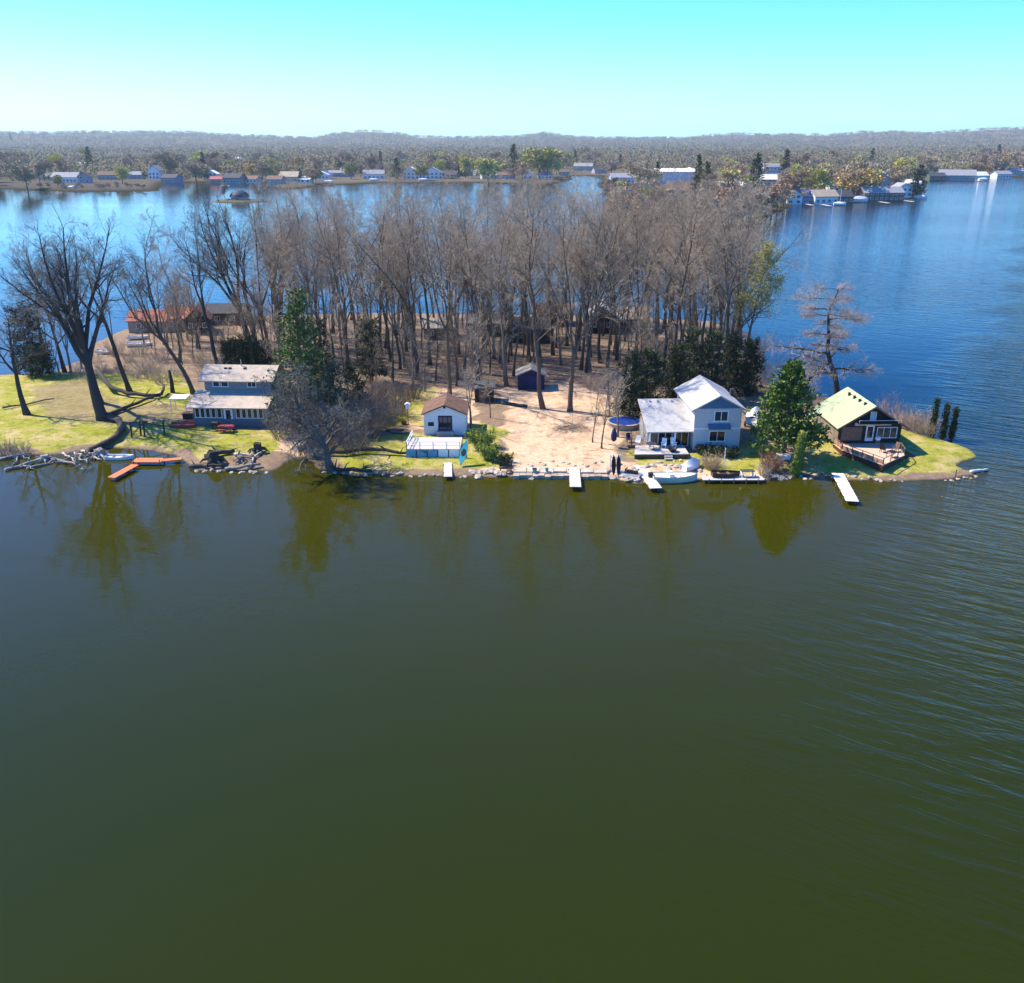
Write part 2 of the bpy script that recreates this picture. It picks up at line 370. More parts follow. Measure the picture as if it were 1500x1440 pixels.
# ================================================================== plants
def rvec(r): return Vector((r.gauss(0,1), r.gauss(0,1), r.gauss(0,1)))
def perp(d, ang, az):
    u = d.cross(Vector((0,0,1)) if abs(d.z) < .98 else Vector((1,0,0))).normalized(); w = d.cross(u)
    return (d*math.cos(ang)+(u*math.cos(az)+w*math.sin(az))*math.sin(ang)).normalized()
def bare_tree(seed, H, r0, lean=(0,0), top=.95, t0=.4, nl=13, a1=.62, l1=.32, counts=(7,6,5), trop=.07, wander=.12, falloff=.45,
              twr=.011, lens=None, leaders=0, flat=0., kink=0., l2=.46):
    R = random.Random(seed); wood, twig = MB(), MB()
    def grow(p, d, L, r, lv, tp):
        n = (9, 6, 4, 3, 2)[lv]; pts, rad = [p], [r]
        wd = (wander*.45+kink, wander, wander*1.6, .22, .25)[lv]; up = (.03, trop, trop*.35, .0, .0)[lv]
        for i in range(n):
            d = (d+rvec(R)*wd+Vector((0,0,up))).normalized()
            if flat and lv in (1, 2): d = Vector((d.x, d.y, d.z*(1-flat))).normalized()
            p = p+d*(L/n); pts.append(p); rad.append(max(r*(1-(i+1)/n*tp), twr*.35))
        if lv == 0: rad[0] = r*1.45; rad[1] = max(rad[1], r*.95)
        if lv <= 2: wood.tube(pts, rad, (8, 6, 4)[lv], cap=lv == 0)
        else: twig.tube(pts, rad, 3, cap=False)
        return pts, rad
    def at(pts, rad, t):
        f = t*(len(pts)-1); i = min(int(f), len(pts)-2); f -= i
        return pts[i].lerp(pts[i+1], f), rad[i]*(1-f)+rad[i+1]*f, (pts[i+1]-pts[i]).normalized()
    def fill(pts, rad, L, lv):
        if lv >= 4: return
        n = counts[lv-1]; az = R.uniform(0, 6.28)
        for k in range(n):
            t = .22+.78*(k+R.random())/n; p, r, d = at(pts, rad, t); az += 2.4+R.uniform(-.5,.5)
            d2 = perp(d, R.uniform(.45, .95), az)
            LL = L*(l2, .50, .52)[lv-1]*(1.15-.55*t)*R.uniform(.7,1.25)
            rr = (r*.62, r*.6, twr)[lv-1] if lv < 3 else twr
            if lv == 2: rr = max(min(rr, .035), twr*1.2)
            q, qr = grow(p, d2, LL, rr, lv+1, .8); fill(q, qr, LL, lv+1)
        if lv < 3:                                  # the branch tip carries on as fine twigs
            p, r, d = at(pts, rad, 1); q, qr = grow(p, d, L*.3, max(r, twr), 3, .8); fill(q, qr, L*.3, 3)
    d0 = Vector((lean[0], lean[1], 1)).normalized()
    trunk, tr = grow(Vector((0,0,-.3)), d0, H*top, r0, 0, .86 if leaders == 0 else .45)
    az = R.uniform(0, 6.28)
    if leaders:
        for k in range(leaders):
            p, r, d = at(trunk, tr, R.uniform(.72, 1)); az += 6.28/leaders+R.uniform(-.4,.4)
            L = H*(1-top)*R.uniform(.85, 1.12); d2 = perp(d, R.uniform(.18, .55), az)
            q, qr = grow(p, d2, L, r*.72, 1, .85); 
            for kk in range(nl):
                t = .25+.75*(kk+R.random())/nl; p2, r2, d3 = at(q, qr, t); L2 = L*l1*(1.2-.7*t)*R.uniform(.7,1.2)
                s, sr = grow(p2, perp(d3, R.uniform(.4,.9), R.uniform(0,6.28)), L2, r2*.6, 2, .8); fill(s, sr, L2, 2)
            fill(q, qr, L*.6, 2)
    else:
        for k in range(nl):
            t = t0+(1-t0)*(k+R.random()*.8)/nl; p, r, d = at(trunk, tr, t); az += 2.4+R.uniform(-.6,.6)
            a = a1*R.uniform(.75,1.25); d2 = perp(Vector((0,0,1)).lerp(d,.5).normalized(), a, az)
            L = H*l1*(1.1-falloff*(t-t0)/(1-t0))*R.uniform(.7,1.15)*(lens(t) if lens else 1)
            q, qr = grow(p, d2, L, r*R.uniform(.5,.7), 1, .85); fill(q, qr, L, 1)
    return wood, twig
def conifer(seed, H, R_, zb=.12, whorls=22, per=6, power=1.0, droop=-.12, clump=9, leaf=(.42,.13), per_clump=5, rag=.35, lean=(0,0), r0=None, blunt=.0):
    r = random.Random(seed); tr, fo = MB(), MB(); r0 = r0 or H*.016
    pts = [Vector((lean[0]*H*t, lean[1]*H*t, H*t-.2*(t == 0))) for t in (0,.25,.5,.75,1)]
    tr.tube(pts, [r0*1.25, r0*.9, r0*.65, r0*.38, .02], 7)
    for i in range(whorls):
        t = zb+(1-zb)*(i+r.random()*.6)/whorls; z = H*t
        Lm = R_*(blunt+(1-blunt)*(1-(t-zb)/(1-zb)))**power if t < .999 else .1
        for k in range(per):
            az = r.uniform(0, 6.28); L = max(Lm*r.uniform(1-rag, 1+rag*.5), .15)
            d = Vector((math.cos(az), math.sin(az), droop+.55*t)).normalized()
            o = Vector((lean[0]*H*t, lean[1]*H*t, z))
            tr.tube([o, o+d*L], [.03+r0*.12, .008], 3, cap=False)
            nc = max(2, int(clump*L/R_+1))
            for c in range(nc):
                f = .25+.75*(c+r.random())/nc; p = o+d*(L*f)+rvec(r)*.12*L*.6
                for _ in range(per_clump):
                    dd = (d*.7+rvec(r)*.75+Vector((0,0,.25))).normalized()
                    fo.leaf(p+rvec(r)*.12, dd, leaf[0]*r.uniform(.6,1.3), leaf[1]*r.uniform(.7,1.4), r)
    return tr, fo
def shrub(seed, H, W, n=40, tw=7, twr=.012, leaf=None, spread=.6):
    r = random.Random(seed); st, fo = MB(), MB()
    for k in range(n):
        az = r.uniform(0, 6.28); q = math.sqrt(r.random())*W*.35; a = r.uniform(.05, spread)
        p = Vector((math.cos(az)*q, math.sin(az)*q, -.05)); d = Vector((math.cos(az)*math.sin(a), math.sin(az)*math.sin(a), math.cos(a)))
        L = H*r.uniform(.55, 1.05); pts = [p]
        for i in range(3): d = (d+rvec(r)*.13).normalized(); p = p+d*L/3; pts.append(p)
        st.tube(pts, [twr*1.8, twr*1.5, twr*1.1, twr*.5], 3, cap=False)
        for j in range(tw):
            t = r.uniform(.25, 1)*3; i = min(int(t), 2); b = pts[i].lerp(pts[i+1], t-i)
            d2 = (d+rvec(r)*.55).normalized(); LL = L*r.uniform(.14,.34)
            st.tube([b, b+d2*LL], [twr, twr*.4], 3, cap=False)
            if leaf:
                for _ in range(leaf[2]): fo.leaf(b+d2*LL*r.random()+rvec(r)*.05, rvec(r), leaf[0]*r.uniform(.6,1.3), leaf[1]*r.uniform(.7,1.3), r)
    return st, fo
def plant(name, label, cat, loc, trunk, crown, mt, mc, rz=0, group=None, sc=1.0, pn=('trunk','crown')):
    t = thing(name, label, cat, loc, rz, group); t.scale = (sc,)*3
    obj(pn[0], trunk, mt, t, smooth=True)
    if len(crown.v): obj(pn[1], crown, mc, t)
    return t
# ---- bare woodland trees: prototypes (mesh pairs), then one object per tree
PROTO = {}
def proto(key, mt, mc, **k):
    w, c = bare_tree(**k); PROTO[key] = (w.mesh('trunk', mt, True), c.mesh('crown', mc), k['H'])
K3 = dict(counts=(8,7,6), twr=.0098)
proto('straight', bark, twig_red, seed=11, H=28, r0=.30, t0=.38, nl=16, a1=.80, l1=.29, **K3)
proto('straight2', bark_grey, twig_grey, seed=12, H=28, r0=.28, t0=.42, nl=15, a1=.72, l1=.28, **K3)
proto('slender', bark, twig_red, seed=13, H=27, r0=.20, t0=.42, nl=14, a1=.70, l1=.25, wander=.13, **K3)
proto('forked', bark, twig_red, seed=14, H=28, r0=.34, top=.40, leaders=3, nl=11, l1=.42, **K3)
proto('forked2', bark, twig_grey, seed=15, H=27, r0=.36, top=.33, leaders=4, nl=10, l1=.42, counts=(7,7,6), twr=.0098)
proto('crooked', bark, twig_red, seed=16, H=26, r0=.28, t0=.33, nl=15, a1=.9, l1=.31, kink=.09, wander=.17, **K3)
proto('wide', bark, twig_grey, seed=17, H=25, r0=.36, t0=.26, nl=17, a1=.95, l1=.37, top=.85, **K3)
proto('slender2', bark_grey, twig_red, seed=18, H=25, r0=.18, t0=.4, nl=14, a1=.75, l1=.24, kink=.05, **K3)
proto('vase', bark_dark, twig_dark, seed=19, H=25, r0=.45, top=.30, leaders=6, nl=9, l1=.36, lean=(-.12,0))
SHAPE = {'straight':'tall bare tree with a straight bole','straight2':'pale grey bare tree with a straight bole','slender':'slender bare reddish tree',
  'forked':'bare tree forking into three upright limbs','forked2':'thick bare tree dividing into four limbs','crooked':'crooked bare tree',
  'wide':'broad-crowned bare grey tree','slender2':'thin pale bare tree','vase':'dark bare tree fanning into many limbs'}
TREES = {}
def bare(key, px, py, top=None, sc=None, rz=None, label=None, tilt=(0,0), where=None, rng=random.Random(5), name='bare_tree', group='bare trees on the island', p=None):
    tm, cm, H = PROTO[key]
    p = p or spot(px, py)
    if top: sc = (height_at(p.y, top)-p.z)/H
    sc = sc or 1
    t = thing(name, label, 'tree', p, rz if rz is not None else rng.uniform(0, 6.28), group); t.scale = (sc,)*3
    t.rotation_euler = (tilt[1], tilt[0], t.rotation_euler.z)
    obj('trunk', tm, None, t); obj('crown', cm, None, t)
    if not label: TREES.setdefault((SHAPE[key], where), []).append((px, t))
    return t
# ================================================================== buildings
FACE = {'front': ((1,0,0),(0,-1,0)), 'back': ((-1,0,0),(0,1,0)), 'left': ((0,-1,0),(-1,0,0)), 'right': ((0,1,0),(1,0,0))}
def face_pt(face, w, d, u, z, off=0, c=(0,0)):
    tx, n = FACE[face]; half = d/2 if face in ('front','back') else w/2
    return Vector((c[0]+tx[0]*u+n[0]*(half+off), c[1]+tx[1]*u+n[1]*(half+off), z)), Vector(tx), Vector(n)
def opanel(mb, c, tx, n, w, h, th):                 # upright panel: centre c on its back face
    up = Vector((0,0,1)); vs = []
    for o in (0, th):
        for i, j in ((-1,-1),(1,-1),(1,1),(-1,1)): vs.append(c+tx*(i*w/2)+up*(j*h/2)+n*o)
    mb.add(vs, [(0,1,2,3)[::-1],(4,5,6,7),(0,1,5,4),(1,2,6,5),(2,3,7,6),(3,0,4,7)])
def window(t, face, w, d, u, z, ww, wh, frame, pane=None, mull=1, rail=0, c=(0,0), fw=.09, name='window'):
    p, tx, n = face_pt(face, w, d, u, z, 0, c); f = MB(); up = Vector((0,0,1))
    opanel(f, p+up*(wh/2-fw/2), tx, n, ww, fw, .06); opanel(f, p-up*(wh/2-fw/2), tx, n, ww+.08, fw, .08)
    for s in (-1, 1): opanel(f, p+tx*s*(ww/2-fw/2), tx, n, fw, wh-2*fw, .06)
    for i in range(mull): opanel(f, p+tx*(ww*((i+1)/(mull+1)-.5)), tx, n, fw*.7, wh-2*fw, .055)
    for i in range(rail): opanel(f, p+up*(wh*((i+1)/(rail+1)-.5)), tx, n, ww-2*fw-.004, fw*.6, .05)
    o = obj(name, f, frame, t); g = MB(); opanel(g, p, tx, n, ww-2*fw, wh-2*fw, .03); obj('pane', g, pane or glass, o); return o
def door(t, face, w, d, u, z0, dw, dh, m, handle=None, c=(0,0), glassy=None, frame=None):
    p, tx, n = face_pt(face, w, d, u, z0+dh/2, 0, c); b = MB(); up = Vector((0,0,1))
    opanel(b, p, tx, n, dw, dh, .05); o = obj('door', b, m, t)
    if glassy: g = MB(); opanel(g, p+up*.12+n*.05, tx, n, dw*.66, dh*.7, .012); obj('pane', g, glassy, o)
    if frame:
        f = MB(); opanel(f, p+up*(dh/2+.05), tx, n, dw+.2, .1, .07)
        for s in (-1,1): opanel(f, p+tx*s*(dw/2+.05), tx, n, .1, dh, .07)
        obj('door_frame', f, frame, o)
    h = MB(); opanel(h, p+tx*dw*.42+n*.05, tx, n, .04, .16, .05); obj('handle', h, handle or glass_dark, o); return o
def gable_wall(w, d, h, rise, ridge='x', z0=-.35, c=(0,0)):
    mb = MB(); x, y = w/2, d/2; cx, cy = c
    if ridge == 'x':
        prof = [(-y, z0), (y, z0), (y, h), (0, h+rise), (-y, h)]
        vs = [Vector((cx-x, cy+a, b)) for a, b in prof]+[Vector((cx+x, cy+a, b)) for a, b in prof]
        fs = [(0,4,3,2,1)[::1], (5,6,7,8,9)]+[(i, (i+1) % 5, 5+(i+1) % 5, 5+i) for i in range(5)]
    else:
        prof = [(-x, z0), (x, z0), (x, h), (0, h+rise), (-x, h)]
        vs = [Vector((cx+a, cy-y, b)) for a, b in prof]+[Vector((cx+a, cy+y, b)) for a, b in prof]
        fs = [(0,1,2,3,4), (9,8,7,6,5)]+[(i, 5+i, 5+(i+1) % 5, (i+1) % 5) for i in range(5)]
    return mb.add(vs, fs)
def gable_roof(w, d, h, rise, ridge='x', ov=.45, ove=.35, th=.16, c=(0,0)):
    mb = MB(); cx, cy = c; e = .02
    if ridge == 'x':
        s = rise/(d/2); zl = h-s*ov; y = d/2+ov; x = w/2+ove
        q = lambda a, b, z: Vector((cx+a, cy+b, z+th+e))
        mb.slab([q(-x,-y,zl), q(x,-y,zl), q(x,0,h+rise), q(-x,0,h+rise)], th); mb.slab([q(x,y,zl), q(-x,y,zl), q(-x,.002,h+rise), q(x,.002,h+rise)], th)
    else:
        s = rise/(w/2); zl = h-s*ov; x = w/2+ov; y = d/2+ove
        q = lambda a, b, z: Vector((cx+a, cy+b, z+th+e))
        mb.slab([q(-x,y,zl), q(-x,-y,zl), q(0,-y,h+rise), q(0,y,h+rise)], th); mb.slab([q(x,-y,zl), q(x,y,zl), q(.002,y,h+rise), q(.002,-y,h+rise)], th)
    return mb
def railing(pts, z0, z1, post=.09, rails=(1.,), bal=0):
    mb = MB()
    for a, b in zip(pts[:-1], pts[1:]):
        a, b = Vector((*a, 0)), Vector((*b, 0)); L = (b-a).length
        n = max(1, round(L/1.6))
        for i in range(n+1):
            p = a.lerp(b, i/n); mb.box((p.x, p.y, (z0+z1)/2), (post, post, z1-z0))
        for r in rails: mb.bar(a+Vector((0,0,z0+(z1-z0)*r)), b+Vector((0,0,z0+(z1-z0)*r)), .08, .06)
        if bal:
            k = int(L/bal)
            for i in range(1, k):
                p = a.lerp(b, i/k); mb.box((p.x, p.y, (z0+z1)/2), (.035, .035, (z1-z0)*.94))
    return mb
def planks(poly, z, th=.06): return MB().prism(poly, z-th, z)
roof_grey = M('weathered_shingles', (.43,.355,.275), .9, .2, 1.6, .3)
roof_white = M('pale_shingles', (.40,.39,.37), .85, .12, 1.6, .3)
roof_mint = M('pale_green_metal_roof', (.33,.38,.22), .55, .10, 1.5)
roof_brown = M('brown_shingles', (.14,.078,.055), .9, .4, 1.2, .3)
roof_red = M('red_metal_roof', (.23,.016,.008), .6, .15, 1.2)
roof_dark = M('dark_shingles', (.055,.055,.06), .9, .3, 1.5, .3)
side_blue = M('slate_blue_siding', (.24,.245,.245), .8, .12, 2, board=.22)
side_grey = M('pale_blue_grey_siding', (.50,.49,.48), .75, .08, 2, board=.2)
side_white = M('white_siding', (.72,.73,.74), .7, .06, 2, board=.2)
wood_dark = M('dark_brown_siding', (.022,.016,.013), .8, .35, 3, board=.25)
wood_mid = M('brown_planks', (.17,.105,.07), .85, .3, 3, .3)
wood_red = M('red_brown_skirt', (.075,.026,.014), .85, .3, 2)
wood_tan = M('tan_deck_boards', (.55,.38,.27), .85, .14, 3)  # plain tan boards for the pointed deck floor
deck_white = M('bleached_deck_boards', (.44,.405,.36), .85, .12, 3)
orange = M('orange_dock_paint', (.72,.155,.050), .7, .15, 2)
red = M('faded_red_plastic', (.42,.05,.028), .5, .2, 3)
teal = M('teal_plastic', (.04,.32,.34), .4, .15, 3)
blue_dark = M('navy_paint', (.006,.010,.055), .7, .25, 2)
pool_blue = M('blue_vinyl_cover', (.008,.035,.19), .5, .2, 1.5)
metal = M('galvanised_metal', (.45,.46,.47), .4, .1, 3, metal=.6)
black = M('black_rubber', (.012,.012,.014), .6, .2, 3)
stone = M('pale_limestone', (.40,.33,.26), .9, .25, 3, .6, rnd=.15)
concrete = M('bleached_concrete', (.36,.285,.205), .9, .4, 1.3, .5)
tarp = M('pale_canvas', (.66,.66,.64), .7, .08, 1)
navy_cloth = M('navy_canvas', (.014,.018,.075), .8, .2, 2)
pink = M('pale_pink_paint', (.58,.30,.26), .6, .1, 3)
panel_blue = M('blue_tinted_panel', (.10,.30,.42), .25, .15, 1.5)
beige_wall = M('tan_stucco', (.34,.27,.20), .9, .15, 2)
# ---------- grey two-tier lake house on the left lawn
L0, R0 = unproject(289,618,.8), unproject(392,624,.8)
t = thing('lake_house', 'slate blue two-tier lake house with long porch on the left lawn', 'house', (spot(341,624)+Vector((0,3.55,0))), -.05)
W, D = 9.8, 4.0
obj('porch_wall', gable_wall(W, 3.0, 2.75, .01, 'x', c=(0,-2.0)), side_blue, t)
obj('porch_roof', MB().slab([(-W/2-.6,-4.2,2.62),(W/2+.35,-4.2,2.62),(W/2+.35,.02,3.9),(-W/2-.6,.02,3.9)], .16), roof_grey, t)
obj('wall', gable_wall(9.0, 5.0, 5.45, 1.15, 'x', c=(.15,2.5)), side_blue, t)
rf = obj('roof', gable_roof(9.0, 5.0, 5.45, 1.15, 'x', .75, .55, c=(.15,2.5)), roof_grey, t)
obj('vent_pipe', MB().tube([(0.1,2.3,6.5),(0.1,2.3,7.5)], .07, 8), metal, rf)
for x in (-1.9,-1.3,.75): obj('roof_vent', MB().box((x,1.75,6.45), (.35,.3,.22)), roof_dark, rf)
for u, ww, mu in ((-2.9,.95,0),(-1.75,1.0,0),(1.9,1.2,1)): window(t, 'front', 9.0, 5.0, u, 4.75, ww, .85, white, mull=mu, c=(.15,2.5))
for i, u in enumerate((-4.35,-3.65,-2.95,-2.2,-1.4,1.1,1.85,2.6,3.35,4.1)): window(t, 'front', W, 3.0, u, 1.75, .62, 1.35, white, glass_dark, mull=0, c=(0,-2.0), fw=.07)
door(t, 'front', W, 3.0, -.25, .25, .95, 2.1, white, c=(0,-2.0), glassy=glass_dark, frame=white)
obj('porch_skirt', MB().box((0,-3.56,.45), (W+.02,.09,1.0)), M('blue_skirt', (.10,.125,.15), .8, .1, 2, board=.2), t)
obj('step', MB().box((-.25,-3.95,.12), (1.4,.7,.3)), deck_white, t)
# ---------- white cottage with the panelled deck
c0 = unproject(622,638,.8)
t = thing('white_cottage', 'small white cottage with brown gable roof behind a panelled deck', 'house', (spot(652,637)+Vector((0,2.6,0))), .0)
W, D = 5.3, 5.2
obj('wall', gable_wall(W, D, 2.75, 1.1, 'y'), side_white, t)
rf = obj('roof', gable_roof(W, D, 2.75, 1.1, 'y', .3, .3), roof_brown, t)
obj('gable_vent', MB().tube([(0,-D/2-.05,3.62),(0,-D/2+.02,3.62)], .17, 12), glass_dark, t)
window(t, 'front', W, D, -1.75, 1.45, .95, .75, white, mull=0)
window(t, 'front', W, D, .05, 1.55, 1.75, 1.95, blue_dark, glass, mull=2, fw=.16, name='patio_door')
window(t, 'right', W, D, -.5, 1.7, 1.0, .9, white)
window(t, 'left', W, D, .5, 1.7, 1.0, .9, white)
obj('step', MB().box((.05,-D/2-.3,.25), (2.2,.55,.6)), deck_white, t)
# ---------- its deck
t = thing('panelled_deck', 'raised white deck with blue tinted panels below the white cottage', 'deck', (spot(637,669)+Vector((0,2.13,0))), 0)
dp = [(-3.4,-2.1),(3.05,-2.1),(3.05,2.5),(-3.05,2.5)]
obj('deck_floor', planks(dp, .95, .12), deck_white, t)
for i in range(5):
    x = -3.05+i*1.28; obj('panel', MB().box((x+.22,-2.13,.42), (1.16,.06,.86)), panel_blue if i < 3 else white, t)
obj('railing', railing([(-3.05,2.4),(-3.35,-2.05),(3.0,-2.05)], .95, 1.85, rails=(1.,.55)), white, t)
for x, y in ((-3.3,-2.0),(-1.2,-2.0),(1,-2.0),(3,-2.0),(3,2.4),(-3,2.4)): obj('post', MB().box((x,y,.3), (.12,.1,1.05)), white, t)
# ---------- blue shed and dark shed
s = spot(777,571)
t = thing('blue_shed', 'navy blue garden shed with grey gable roof in the clearing', 'shed', (s.x+.1,s.y+1.6,s.z), 0)
obj('wall', gable_wall(4.0, 3.4, 2.2, .9, 'y'), blue_dark, t); obj('roof', gable_roof(4.0, 3.4, 2.2, .9, 'y', .35, .3), M('shed_shingles', (.20,.19,.18), .9, .25, 1.5, .3), t)
door(t, 'front', 4.0, 3.4, .2, .05, 1.6, 2.0, navy_cloth)
obj('ramp', MB().box((.2,-2.1,.05), (1.6,.8,.12)), wood_mid, t)
s = spot(709,589)
t = thing('dark_shed', 'low dark brown shed with mossy flat roof beside the clearing', 'shed', (s.x,s.y+1.2,s.z), .05)
obj('wall', MB().box((0,0,.95), (2.7,2.4,2.4)), wood_dark, t)
obj('roof', MB().slab([(-1.6,-1.5,2.1),(1.6,-1.5,2.1),(1.6,1.4,2.5),(-1.6,1.4,2.5)], .12), roof_dark, t)
door(t, 'front', 2.7, 2.4, -.3, .05, .9, 1.9, wood_mid)
# ---------- white two-storey house
t = thing('two_storey_house', 'pale blue-grey two-storey house with white gable roof near the shore', 'house', spot(1048,659), .05)
W, D = 5.7, 9.5; c = (0, D/2)
obj('wall', gable_wall(W, D, 5.15, 1.55, 'y', c=c), side_grey, t)
obj('roof', gable_roof(W, D, 5.15, 1.55, 'y', .5, .35, c=c), roof_white, t)
g = MB(); g.add([Vector(p) for p in ((-2.75,-.03,5.2),(2.75,-.03,5.2),(0,-.03,6.62))], [(0,1,2)])
obj('gable_panel', MB().slab([(-2.7,-.04,5.2),(2.7,-.04,5.2),(0,-.04,6.6)], .03), M('blue_shingle_siding', (.07,.155,.24), .8, .12, 2, board=.18), t)
obj('gable_band', MB().box((0,-.03,2.72), (W,.06,.16)), white, t)
window(t, 'front', W, D, .35, 4.25, 1.75, 1.35, white, glass, mull=1, c=c, fw=.12)
window(t, 'front', W, D, .05, 1.75, 2.0, 1.35, white, glass_dark, mull=1, c=c)
window(t, 'right', W, D, -2, 4.1, 1.1, 1.1, white, glass_dark, c=c); window(t, 'right', W, D, 1.5, 1.7, 1.1, 1.1, white, glass_dark, c=c)
window(t, 'left', W, D, -3.2, 4.4, 1.0, .9, white, glass_dark, c=c)
aw = obj('awning', MB().slab([(-1.2,-.75,2.85),(1.5,-.75,2.85),(1.5,-.07,3.35),(-1.2,-.07,3.35)], .08), M('blue_grey_awning', (.10,.15,.20), .8, .1, 2), t)
lw, ld = 5.3, 5.6; lc = (-W/2-lw/2+.04, 4.0)
obj('wing_wall', gable_wall(lw, ld, 2.45, .02, 'x', c=lc), wood_mid, t)
obj('wing_roof', MB().slab([(lc[0]-lw/2-.35,lc[1]-ld/2-1.1,2.35),(lc[0]+lw/2-.06,lc[1]-ld/2-1.1,2.35),(lc[0]+lw/2-.06,lc[1]+ld/2+.3,4.55),(lc[0]-lw/2-.35,lc[1]+ld/2+.3,4.55)], .16), roof_white, t)
obj('wing_gable', MB().prism([(lc[0]-lw/2,lc[1]-ld/2),(lc[0]-lw/2+.2,lc[1]-ld/2),(lc[0]-lw/2+.2,lc[1]+ld/2),(lc[0]-lw/2,lc[1]+ld/2)], 0, 2.4), side_white, t)
for u in (-.55, 1.45): window(t, 'front', lw, ld, u, 1.2, 1.75, 2.1, white, glass_dark, mull=1, c=lc, name='patio_door', fw=.07)
obj('porch_post', MB().box((lc[0]+.45,lc[1]-ld/2-.9,1.15), (.18,.18,2.4)), white, t)
obj('porch_post', MB().box((lc[0]-lw/2+.05,lc[1]-ld/2-.9,1.15), (.18,.18,2.4)), white, t)
for x in (-1.6,-.6,1.2): obj('roof_vent', MB().box((lc[0]+x,lc[1]+ld/2-.35,4.36), (.22,.22,.35)), metal, t)
obj('chimney', MB().box((W/2+.22,5.6,2.9), (.42,.5,6.4)), roof_dark, t)
LD = spot(976,672)+Vector((0,1.45,0)); LO = LD-Vector((20.2,105.2,.75))
t = thing('low_deck', 'low white deck with black skirt in front of the two-storey house', 'deck', LD, .03)
obj('deck_floor', planks([(-3.9,-1.5),(2.6,-1.5),(2.6,1.9),(-3.2,1.9)], .62, .1), deck_white, t)
obj('skirt', MB().prism([(-3.85,-1.42),(2.52,-1.42),(2.52,1.8),(-3.15,1.8)], -.3, .515), glass_dark, t)
for k in range(2): obj('step', MB().box((.15,-1.68-.3*k,.36-.2*k), (.95,.28,.16)), deck_white, t)
def garden_chair(loc, rz, label, m, name='garden_chair', group=None):
    t = thing(name, label, 'chair', loc, rz, group)
    obj('seat', MB().box((0,0,.42), (.56,.54,.06)), m, t); obj('backrest', MB().box((0,.30,.78), (.56,.05,.72), rx=-.2), m, t)
    for x in (-.27,.27): obj('armrest', MB().box((x,-.02,.64), (.07,.6,.04)), m, t)
    for x in (-.24,.24):
        for y in (-.22,.24): obj('leg', MB().box((x,y,.2), (.06,.06,.42)), m, t)
    return t
garden_chair(Vector((21.4,106.2,1.37))+LO, .2, 'white chair on the low deck beside the porch post', white)
garden_chair(Vector((20.2,106.0,1.37))+LO, -.3, 'white chair on the low deck left of the porch post', white)
t = thing('round_table', 'dark round table on the low white deck', 'table', Vector((18.6,105.5,1.37))+LO, 0)
obj('tabletop', MB().lathe([(.62,.68),(.65,.72)], 18), roof_dark, t)
for a in range(3): obj('leg', MB().tube([(math.cos(a*2.1)*.4,math.sin(a*2.1)*.4,0),(math.cos(a*2.1)*.15,math.sin(a*2.1)*.15,.68)], .03, 5), black, t)
t = thing('fire_bowl', 'black round fire bowl on the low white deck', 'fire bowl', Vector((21.0,104.6,1.37))+LO, 0)
obj('bowl', MB().lathe([(.15,.1),(.45,.2),(.6,.42),(.52,.42),(.3,.26)], 18), black, t); obj('foot', MB().lathe([(.25,0),(.18,.12)], 12), black, t)
# ---------- dark cabin with the pale green roof and pointed deck
t = thing('dark_cabin', 'dark brown cabin with pale green gable roof on the right tip', 'house', spot(1270,655)+Vector((0,3.9,0)), .03)
W, D = 7.6, 7.8
obj('wall', gable_wall(W, D, 2.75, 2.45, 'y'), wood_dark, t)
rf = obj('roof', gable_roof(W, D, 2.75, 2.45, 'y', .55, .7), roof_mint, t)
for k in range(4): obj('roof_vent', MB().box((-.55-.06*k,-2.6+k*1.55,5.1), (.26,.26,.4)), roof_dark, rf)
obj('barge_board', MB().bar((-4.45,-D/2-.74,2.42),(0,-D/2-.74,5.25),.08,.2).bar((0,-D/2-.74,5.25),(4.45,-D/2-.74,2.42),.08,.2), wood_mid, t)
obj('bay_panel', MB().box((-2.3,-D/2-.04,1.75), (2.5,.06,1.7)), wood_mid, t)
window(t, 'front', W, D, -2.3, 1.85, 2.0, 1.2, wood_mid, glass_dark, mull=2)
door(t, 'front', W, D, -.05, .8, 1.0, 2.0, white, glassy=glass_dark)
window(t, 'front', W, D, 2.05, 1.85, 2.5, 1.4, white, glass, mull=2)
window(t, 'front', W, D, .1, 3.95, .75, 1.1, white, tarp, mull=0)
obj('fascia_board', MB().box((.15,-D/2-.12,2.98), (4.4,.2,.36)), offwhite, t)
bal = obj('balcony', MB().box((.5,-D/2-.5,3.25), (4.8,.95,.1)), wood_dark, t); obj('balcony_rail', MB().bar((-1.9,-D/2-.95,3.65),(2.9,-D/2-.95,3.65),.06).bar((-1.9,-D/2-.95,3.3),(-1.9,-D/2-.95,3.65),.06).bar((2.9,-D/2-.95,3.3),(2.9,-D/2-.95,3.65),.06), offwhite, bal)
for u in (-2.6, 1.0): window(t, 'left', W, D, u, 1.7, 1.5, 1.1, beige_wall, glass_dark)
obj('side_panel', MB().box((-W/2-.03,.0,1.35), (.05,D-.3,2.5)), M('grey_brown_siding', (.20,.16,.125), .85, .3, 2, board=.25), t)
PD = spot(1290,692)+Vector((.7,4.5,0)); PO = PD-Vector((43.9,104.6,.7))
t = thing('pointed_deck', 'raised tan deck with red-brown skirt and pointed prow before the dark cabin', 'deck', PD, .03)
dp = [(-3.6,3.6),(-3.5,.9),(-.7,-4.6),(3.3,-1.2),(4.3,3.6)]
dpi = [(-3.5,3.55),(-3.4,.95),(-.7,-4.45),(3.2,-1.15),(4.2,3.55)]
